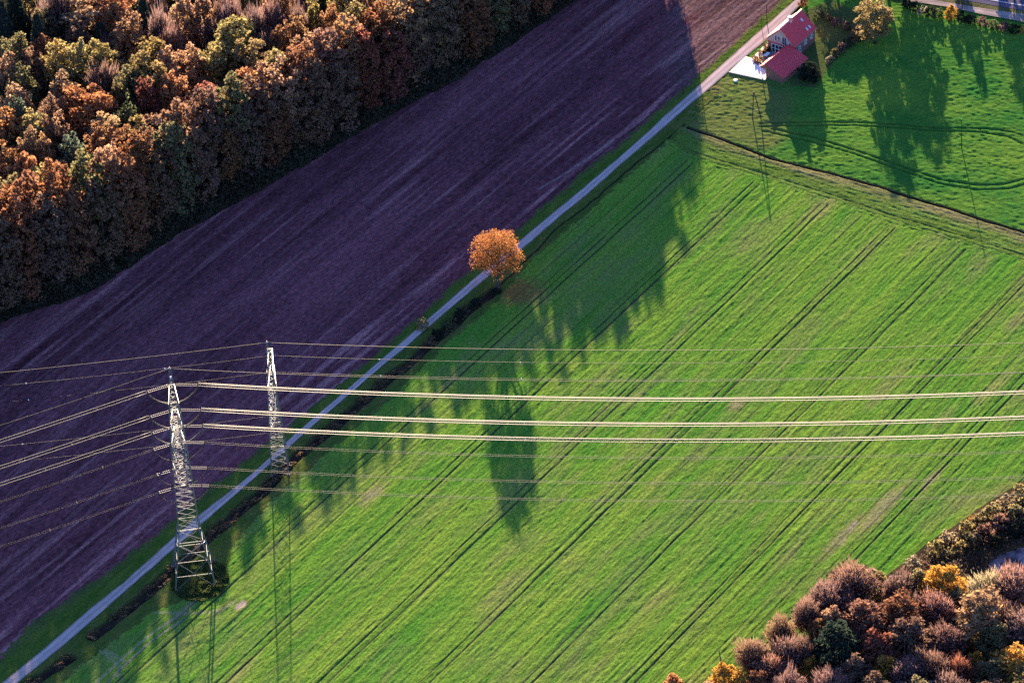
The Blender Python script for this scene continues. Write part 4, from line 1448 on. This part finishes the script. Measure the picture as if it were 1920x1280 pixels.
py2 = thing('lattice_pylon', 'shorter lattice power pylon with two pairs of crossarms, standing where ditch meets lane', 'pylon', (B2[0], B2[1], 0), 0.0, 'lattice pylons')
prof2 = [(0, 4.2), (12, 3.3), (22.8, 2.2), (27.8, 1.7), (32, .9), (38.8, 0.3)]
lev2 = list(np.linspace(0, 22.8, 14)) + list(np.linspace(22.8, 27.8, 4)[1:]) + list(np.linspace(27.8, 38.8, 7)[1:])
tower(py2, prof2, lev2, 0.13, 0.07, M_STEEL)
for z, x0 in ((27.8, 0), (22.8, 0)):
    for sg in (1, -1):
        crossarm(py2, z, sg, 12.1, half(prof2, z) * 2, 1.5, .40, M_STEEL, 5, .15, .065)
for k in range(4):
    sx, sy = ((-1, -1), (1, -1), (1, 1), (-1, 1))[k]
    obj('footing', box_mesh('footing', (.7, .7, .4), M_BRICK, (sx * 2.1, sy * 2.1, .1), .05), py2)


# insulator strings, conductors and jumpers
def loc1(p):
    c, s = math.cos(AZ1), math.sin(AZ1)
    return np.array((B1[0] + p[0] * c - p[1] * s, B1[1] + p[0] * s + p[1] * c, p[2]))


def insulator(root, local0, dirw, L, rot):
    """double string with yoke plates; local to the pylon"""
    d = np.array((math.cos(dirw - rot), math.sin(dirw - rot), -0.06))
    d /= np.linalg.norm(d)
    side = np.array((-d[1], d[0], 0))
    v, f = [], []
    pts = []
    for sgn in (-1, 1):
        a = np.array(local0) + d * .4 + side * .34 * sgn
        b = np.array(local0) + d * (L - .5) + side * .34 * sgn
        n = 22
        ps = [a + (b - a) * i / (n - 1) for i in range(n)]
        tube(v, f, ps, [.10 if i % 2 else .05 for i in range(n)], 6)
    y0 = np.array(local0) + d * .3
    tube(v, f, [y0 - side * .4, y0 + side * .4], [.1, .1], 4)
    y1 = np.array(local0) + d * (L - .4)
    tube(v, f, [y1 - side * .5, y1 + side * .5], [.15, .15], 4)
    tube(v, f, [np.array(local0), y0], [.08, .08], 4)
    tube(v, f, [y1, np.array(local0) + d * L], [.1, .1], 4)
    obj('insulator_string', pymesh('insulator_string', v, f, M_INSUL, False), root)
    return np.array(local0) + d * L


def catenary(p0, az, k, L, t1, dz=0.0, n=60, side=0.0):
    t = np.linspace(0, t1, n)
    u = np.array([math.cos(az), math.sin(az)])
    s = np.array([-u[1], u[0]])
    return np.stack([p0[0] + u[0] * t + s[0] * side, p0[1] + u[1] * t + s[1] * side, p0[2] + dz - k * L * t + k * t * t], -1)


def wire_mesh(name, pts, r, mat):
    v, f = [], []
    tube(v, f, pts, [r] * len(pts), 5)
    return pymesh(name, v, f, mat, True)


AR, AL = math.radians(-3.17), math.radians(180 + 16.8)
names = {0: 'top', 1: 'middle', 2: 'bottom'}
for i, (z, L) in enumerate(ARM1):
    for sg in (1, -1):
        far = sg > 0
        mat = M_WIRE if far else M_DIMWIRE  # far circuit takes the painted glint tone, near circuit the darkened one
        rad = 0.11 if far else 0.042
        ends = []
        for az, sd, k in ((AR, 1, 3.5e-4), (AL, -1, 3.2e-4)):
            lp = (sd * .6, sg * L, z - .1)
            ins = insulator(py1, lp, az, 5.6, AZ1)
            w = loc1(ins)
            ends.append(w)
            which = 'bright' if far else 'faint'
            lab = f"{which} {names[i]} conductor bundle running {'right over the green crop' if sd > 0 else 'left over the ploughed field'} from the {'far' if far else 'near'} arms"
            t = thing('conductor_bundle', lab, 'power line', tuple(w), 0, 'conductor bundles of the tall pylon')
            offs = [(-.42, 0), (.42, 0), (0, .62)] if far else [(-.3, 0), (.3, 0)]
            if not far and sd < 0:
                offs = [(-.25, 0), (.25, 0)]
            if far and sd < 0:
                offs = [(-.42, 0), (.42, 0), (0, .5)]
            span = 300 if sd > 0 else 170
            for so, dz in offs:
                pts = catenary((0, 0, 0), az, k, 350, span, dz, 60, so)
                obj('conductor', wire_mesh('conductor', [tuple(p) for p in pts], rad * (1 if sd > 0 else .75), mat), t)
            for ts in np.arange(12 + 7 * i, span, 55):
                c = catenary((0, 0, 0), az, k, 350, ts, 0, 2)[-1]
                sx = np.array([-math.sin(az), math.cos(az)])
                v, f = [], []
                tube(v, f, [(c[0] - sx[0] * .5, c[1] - sx[1] * .5, c[2]), (c[0] + sx[0] * .5, c[1] + sx[1] * .5, c[2])], [.09, .09], 4)
                obj('spacer', pymesh('spacer', v, f, M_WIRE), t)
        # jumper loop hanging under the arm
        a, b = ends[1], ends[0]
        lab = f"{'bright' if far else 'faint'} jumper loop drooping under the {'far' if far else 'near'} {names[i]} crossarm of the tall pylon"
        t = thing('jumper_loop', lab, 'cable', tuple((a + b) / 2), 0, 'jumper loops')
        for so in ((-.35, 0, .35) if far else (0, .3)):
            mid = (a + b) / 2
            ps = []
            for q in np.linspace(0, 1, 22):
                p = a * (1 - q) + b * q - mid
                sag = 4.3 * (1 - (2 * q - 1) ** 2) ** .8
                tipc = loc1((0, sg * (L - .2), 0))
                p = p + np.array((0, so, -sag - .25 * abs(so)))
                ps.append(tuple(p))
            obj('cable', wire_mesh('cable', ps, .075 if far else .05, M_WIRE if far else M_DIMWIRE), t)

for (base, h, ar, al, k, nm, rad) in ((B1, 61.9, AR, AL, 3.2e-4, 'tall', .06), (B2, 38.8, math.radians(-2.9), math.radians(180 - 1.9), 2.8e-4, 'shorter', .075)):
    for az, sd, span in ((ar, 1, 300), (al, -1, 170)):
        t = thing('earth_wire', f"single thin earth wire running {'right over the green crop' if sd > 0 else 'left over the ploughed field'} from the {nm} pylon's peak", 'power line', (base[0], base[1], h), 0, 'earth wires',
                  wire_mesh('earth_wire', [tuple(p) for p in catenary((0, 0, 0), az, k, 350, span, 0, 60)], rad, M_DIMWIRE))
    # peak fitting
for root, h in ((py1, 61.9), (py2, 38.8)):
    v, f = [], []
    tube(v, f, [(0, 0, h - .3), (0, 0, h + .5)], [.16, .1], 6)
    tube(v, f, [(-.9, 0, h), (.9, 0, h)], [.08, .08], 4)
    obj('peak_clamp', pymesh('peak_clamp', v, f, M_DARKSTEEL), root)
    bm = bmesh.new()
    bmesh.ops.create_icosphere(bm, subdivisions=1, radius=.38, matrix=Matrix.Translation((0, 0, h - 2.6)))
    me = bpy.data.meshes.new('warning_lamp')
    bm.to_mesh(me)
    bm.free()
    me.materials.append(M_WHITE)
    obj('warning_lamp', me, root)
for zi, (z, ys) in enumerate(((27.8, (11.9, -11.9)), (22.8, (11.9, -11.9)))):
    for yi, y in enumerate(ys):
        # short hanging string
        v, f = [], []
        tube(v, f, [(0, y, z - 1.9 * i / 9) for i in range(10)], [.12 if i % 2 else .06 for i in range(10)], 6)
        obj('insulator_string', pymesh('insulator_string', v, f, M_INSUL), py2)
        for az, sd, span in ((math.radians(-2.9), 1, 300), (math.radians(178.1), -1, 170)):
            pos = ('far tip', 'near tip')
            lab = f"faint thin conductor from the {('upper', 'lower')[zi]} arm's {pos[yi]} of the shorter pylon, running {'right' if sd > 0 else 'left'}"
            p0 = (B2[0], B2[1] + y, z - 1.9)
            t = thing('thin_conductor', lab, 'power line', p0, 0, 'thin conductors of the shorter pylon', None)
            obj('conductor', wire_mesh('conductor', [tuple(p) for p in catenary((0, 0, 0), az, 2.8e-4, 350, span, 0, 50)], .045, M_DIMWIRE), t)
            for ts in (26, 60):
                c = catenary((0, 0, 0), az, 2.8e-4, 350, ts, 0, 2)[-1]
                bm = bmesh.new()
                bmesh.ops.create_icosphere(bm, subdivisions=1, radius=.17, matrix=Matrix.Translation(c))
                me = bpy.data.meshes.new('damper')
                bm.to_mesh(me)
                bm.free()
                me.materials.append(M_WHITE)
                obj('damper', me, t)


# ------------------------------------------------------------------ small wooden poles
def pole(x, y, H, lab, r=.13):
    b = G(x, y)
    t = thing('wooden_pole', lab, 'pole', (b[0], b[1], 0), 0, 'wooden line poles')
    v, f = [], []
    tube(v, f, [(0, 0, -.3), (0, 0, H)], [r, r * .75], 8)
    obj('shaft', pymesh('shaft', v, f, M_WOOD, True), t)
    v, f = [], []
    tube(v, f, [(-.35, 0, H - .25), (.35, 0, H - .25)], [.06, .06], 4)
    obj('crosspiece', pymesh('crosspiece', v, f, M_WOOD), t)
    return t


pole(1803, 277, 9.0, 'lone dark wooden pole standing out in the bright meadow')
pole(1281, 178, 6.6, 'dark pole on the lane verge opposite the boundary ditch', .11)
pole(1312, 150, 4.6, 'shorter dark pole on the lane verge before the driveway', .10)
pole(1438, 43, 6.0, 'dark pole on the lane verge opposite the house ridge', .12)
pole(1428, 52, 5.0, 'thin pole on the lane verge opposite the gable', .08)
pole(1804, 16, 8.0, 'dark pole in the top hedge right of the yellow tree')
pole(1901, 36, 8.0, 'dark pole in the top hedge nearest the photo corner')
b = G(1419, 222)
t = thing('wooden_a_pole', 'dark wooden pole of two legs joined at the top, in the meadow below the driveway', 'pole', (b[0], b[1], 0), math.radians(10))
for s in (-1, 1):
    v, f = [], []
    tube(v, f, [(s * 1.15, 0, -.2), (0.05 * s - .6, 0, 8.6)], [.15, .11], 8)
    obj('leg', pymesh('leg', v, f, M_WOOD, True), t)
v, f = [], []
tube(v, f, [(-.9, 0, 2.6), (.55, 0, 2.6)], [.09, .09], 5)
obj('stay', pymesh('stay', v, f, M_WOOD), t)

# leaning dead trunk at the bottom edge
b = G(1362, 1290)
v, f = [], []
tube(v, f, [(0, 0, -.2), (-.3, 0, 4), (-.9, .1, 8), (-1.4, .2, 11.5)], [.22, .18, .15, .12], 8)
d = thing('dead_trunk', 'bare leaning dead trunk rising from the gold trees at the bottom edge', 'tree trunk', (b[0], b[1], 0), 0, None)
obj('trunk', pymesh('trunk', v, f, M_BARK, True), d)
v, f = [], []
tube(v, f, [(-.5, 0, 5.5), (.6, .2, 7.2)], [.06, .02], 5)
tube(v, f, [(-.9, .1, 8.2), (-1.9, .2, 9.6)], [.05, .02], 5)
obj('branch', pymesh('branch', v, f, M_BARK), d)


# ------------------------------------------------------------------ house and garage
def prism(name, prof, x0, x1, mat, parent):
    """profile in (y, z) extruded along x"""
    n = len(prof)
    v = [(x0, y, z) for y, z in prof] + [(x1, y, z) for y, z in prof]
    f = [tuple(range(n))[::-1], tuple(range(n, 2 * n))] + [(i, (i + 1) % n, n + (i + 1) % n, n + i) for i in range(n)]
    me = pymesh(name, v, f, mat)
    bm = bmesh.new()
    bm.from_mesh(me)
    bmesh.ops.recalc_face_normals(bm, faces=bm.faces)
    bm.to_mesh(me)
    bm.free()
    return obj(name, me, parent)


def tiled_slope(name, ridge, eave, x0, x1, mat, parent, nrow, ncol, th=.14):
    """one roof slope: overlapping courses with rolled tile columns, a single connected sheet with an underside"""
    ry, rz_ = ridge
    ey, ez = eave
    v, f = [], []
    nx = ncol * 2 + 1
    rows = []
    nrm = np.array((-(ez - rz_), (ey - ry)))
    nrm = nrm / np.linalg.norm(nrm)
    if nrm[1] < 0:
        nrm = -nrm
    for i in range(nrow):
        for e in (0, 1):
            t = (i + e) / nrow
            lift = .0 if e == 0 else .055
            rows.append((t, lift))
    for (t, lift) in rows:
        for j in range(nx):
            l = lift + (.035 if j % 2 else 0)
            v.append((x0 + (x1 - x0) * j / (nx - 1), ry + (ey - ry) * t + nrm[0] * l, rz_ + (ez - rz_) * t + nrm[1] * l))
    R_ = len(rows)
    for i in range(R_ - 1):
        for j in range(nx - 1):
            f.append((i * nx + j, i * nx + j + 1, (i + 1) * nx + j + 1, (i + 1) * nx + j))
    b = len(v)
    for (y, z) in ((ry, rz_), (ey, ez)):
        for x in (x0, x1):
            v.append((x, y - nrm[0] * th, z - nrm[1] * th))
    f.append((b, b + 1, b + 3, b + 2))
    last = (R_ - 1) * nx
    f.append(tuple([last + j for j in range(nx)] + [b + 3, b + 2]))
    f.append(tuple([i * nx for i in range(R_)] + [b + 2, b]))
    f.append(tuple([i * nx + nx - 1 for i in range(R_)] + [b + 3, b + 1]))
    return obj(name, pymesh(name, v, f, mat), parent)


def bars(bm, segs):
    for (c, s) in segs:
        r = bmesh.ops.create_cube(bm, size=1.0)
        for vv in r['verts']:
            vv.co = Vector((vv.co.x * s[0] + c[0], vv.co.y * s[1] + c[1], vv.co.z * s[2] + c[2]))


def window(parent, c, axis, w, h, cols=2, rows=1, fw=.09, frame=True, name='window'):
    """a pane with a white frame; axis 'x': lies in a wall facing -y; axis 'y': in a wall facing -x"""
    t = .08
    sz = (w, t, h) if axis == 'x' else (t, w, h)
    o = obj(name, box_mesh(name, sz, M_GLASS, c), parent)
    if frame:
        bm = bmesh.new()
        segs = []

        def seg(u, z, su, szz):
            off = -.05
            if axis == 'x':
                segs.append(((c[0] + u, c[1] + off, c[2] + z), (su, .1, szz)))
            else:
                segs.append(((c[0] + off, c[1] + u, c[2] + z), (.1, su, szz)))
        for k in range(cols + 1):
            seg(-w / 2 + w * k / cols, 0, fw, h + fw)
        for k in range(rows + 1):
            seg(0, -h / 2 + h * k / rows, w + fw, fw * .98)
        bars(bm, segs)
        me = bpy.data.meshes.new('frame')
        bm.to_mesh(me)
        bm.free()
        me.materials.append(M_WHITE)
        obj('frame', me, o)
    return o


hx, hy, haz, HL, HW, he, hr = 77.405, 119.225, 0.922, 10.76, 9.29, 4.24, 8.63
house = thing('farmhouse', 'brick house with steep red tiled roof, pale timber gable and a pale chimney', 'house', (hx, hy, 0), haz)
w = HW / 2 - .35
zs = hr - (hr - he) * (w / (HW / 2))
prism('wall', [(-w, 0), (w, 0), (w, zs - .18), (0, hr - .2), (-w, zs - .18)], .3, HL - .3, M_BRICK, house)
tiled_slope('roof', (0, hr), (-HW / 2, he), 0, HL, M_ROOF, house, 20, 34)
roof2 = tiled_slope('roof', (0, hr), (HW / 2, he), 0, HL, M_ROOF, house, 20, 34)
rp = house.children[1]
v, f = [], []
tube(v, f, [(-.05, 0, hr + .02), (HL + .05, 0, hr + .02)], [.17, .17], 8)
obj('ridge_tiles', pymesh('ridge_tiles', v, f, M_RIDGE, True), house)
# verge boards on the gable
for s in (-1, 1):
    beam('verge_board', (.0, s * (HW / 2), he - .12), (.0, 0, hr - .1), .16, M_RIDGE if s > 0 else M_ROOF, house)
for s_ in (-1, 1):
    beam('gutter', (.05, s_ * (HW / 2 + .05), he - .08), (HL - .05, s_ * (HW / 2 + .05), he - .08), .13, M_KERB, house)
chm = obj('chimney', box_mesh('chimney', (.75, .75, 1.7), M_RIDGE, (4.6, -.25, hr + .35), .02), rp)
obj('chimney_cap', box_mesh('chimney_cap', (.95, .95, .18), M_WHITE, (4.6, -.25, hr + 1.28), .02), rp)


def on_slope(x, t, lift):
    y = -HW / 2 * t
    z = hr - (hr - he) * t
    n = np.array(((he - hr), -HW / 2))
    n = -n / np.linalg.norm(n)
    n = np.array((-abs(n[0]), abs(n[1])))
    return (x, y + n[0] * lift, z + n[1] * lift)


sl = math.atan2(hr - he, HW / 2)
for (x, tt) in ((8.3, .33), (8.9, .76), (7.6, .76)):
    me = box_mesh('skylight', (.55, .95, .1), M_SKYLT, (0, 0, 0), .02)
    o = obj('skylight', me, rp)
    o.location = on_slope(x, tt, .12)
    o.rotation_euler = (sl, 0, 0)
    fr = bmesh.new()
    bars(fr, [((-.3, 0, 0), (.08, 1.1, .16)), ((.3, 0, 0), (.08, 1.1, .16)), ((0, .52, .002), (.66, .08, .155)), ((0, -.52, .002), (.66, .08, .155))])
# timber gable cladding: planks proud of the brick
npl = 22
for k in range(npl):
    y0 = -w + (2 * w) * k / npl + .02
    y1 = -w + (2 * w) * (k + 1) / npl - .02
    ztop = min(hr - .35 - (hr - he) / (HW / 2) * abs(y0), hr - .35 - (hr - he) / (HW / 2) * abs(y1))
    if ztop > 3.6:
        obj('plank', box_mesh('plank', (.07, y1 - y0, ztop - 3.5), M_CLAD, (.24 - .012 * (k % 2), (y0 + y1) / 2, (ztop + 3.5) / 2)), house)
obj('gable_beam', box_mesh('gable_beam', (.12, 2 * w, .16), M_ROOF, (.22, 0, 3.42)), house)
window(house, (.17, 1.55, 5.15), 'y', .62, 2.0, 1, 1, .05, True)
window(house, (.17, .55, 5.15), 'y', .62, 2.0, 1, 1, .05, True)
window(house, (.17, -1.1, 4.9), 'y', 1.3, 2.4, 2, 1, .05, True)
window(house, (.26, 1.3, 1.55), 'y', 3.4, 2.6, 3, 2, .14, True, 'glazed_door')
for x in (2.6, 5.6, 8.6):
    window(house, (x, -w - .02, 2.6 if x > 3 else 2.0), 'x', 1.0, 1.3 if x > 3 else 2.0, 2, 1, .10, True)

gx, gy, gaz, GL, WR, WL, ge, gl, gr = 72.391, 108.991, 0.874, 11.413, 6.025, 1.982, 2.055, 2.957, 4.5
gar = thing('garage', 'low brick garage with broad red tiled roof beside the white driveway', 'garage', (gx, gy, 0), gaz)


def rz_at(y):
    return gr - (gr - ge) * (-y / WR) if y < 0 else gr - (gr - gl) * (y / WL)


wr = WR - .45
prism('wall', [(-wr, 0), (0.1, 0), (0.1, gr - .25), (0, gr - .22), (-wr, rz_at(-wr) - .2)], .35, GL - .35, M_BRICK, gar)
prism('lintel', [(.11, gl - .55), (WL - .3, gl - .55), (WL - .3, rz_at(WL - .3) - .2), (.11, gr - .32)], .4, GL - .4, M_BRICK, gar)
for x in (.6, 4.0, 7.4, GL - .6):
    beam('post', (x, WL - .35, 0), (x, WL - .35, gl - .5), .18, M_CLAD, gar)
s1 = tiled_slope('roof', (0, gr), (-WR, ge), 0, GL, M_ROOF, gar, 18, 36)
tiled_slope('roof', (0, gr), (WL, gl), 0, GL, M_ROOF, gar, 7, 36)
v, f = [], []
tube(v, f, [(-.05, 0, gr + .02), (GL + .05, 0, gr + .02)], [.15, .15], 8)
obj('ridge_tiles', pymesh('ridge_tiles', v, f, M_ROOF, True), gar)
beam('verge_board', (-.02, 0, gr - .1), (-.02, -WR, ge - .1), .14, M_BRICK, gar)
v, f = [], []
tube(v, f, [(GL - .6, .05, gr), (GL - .6, .05, gr + .75)], [.1, .1], 6)
obj('vent_pipe', pymesh('vent_pipe', v, f, M_WHITE), gar)
# wall planks on the gable end
for k in range(17):
    y0 = -wr + wr * k / 17 + .015
    y1 = -wr + wr * (k + 1) / 17 - .015
    zt = rz_at(y0) - .28
    obj('plank', box_mesh('plank', (.06, y1 - y0, zt), M_BRICK, (.31 - .012 * (k % 2), (y0 + y1) / 2, zt / 2)), gar)
window(gar, (9.0, -wr - .02, 1.35), 'x', 1.2, .6, 1, 1, .07, True)

# garden table with a pale cover, and the well cover
b = G(1438, 107)
t = thing('garden_table', 'garden table under a pale cover between the hedge and the garage', 'table', (b[0], b[1], .22), haz)
obj('tabletop', box_mesh('tabletop', (1.8, 1.1, .08), M_WHITE, (0, 0, .75), .02), t)
obj('cover', box_mesh('cover', (1.9, 1.2, .25), M_WHITE, (0, 0, .66), .06), t)
for sx in (-1, 1):
    for sy in (-1, 1):
        obj('leg', box_mesh('leg', (.07, .07, .72), M_CLAD, (sx * .8, sy * .45, .36)), t)
b = G(1379, 152)
v, f = [], []
tube(v, f, [(0, 0, -.1), (0, 0, .3), (0, 0, .36)], [.55, .55, .45], 16)
w_ = thing('well_cover', 'round white concrete well cover in the grass below the driveway', 'well cover', (b[0], b[1], 0))
obj('ring', pymesh('ring', v, f, M_DRIVE), w_)
v, f = [], []
tube(v, f, [(0, 0, .36), (0, 0, .43)], [.42, .36], 16)
obj('lid', pymesh('lid', v, f, M_WHITE), w_)
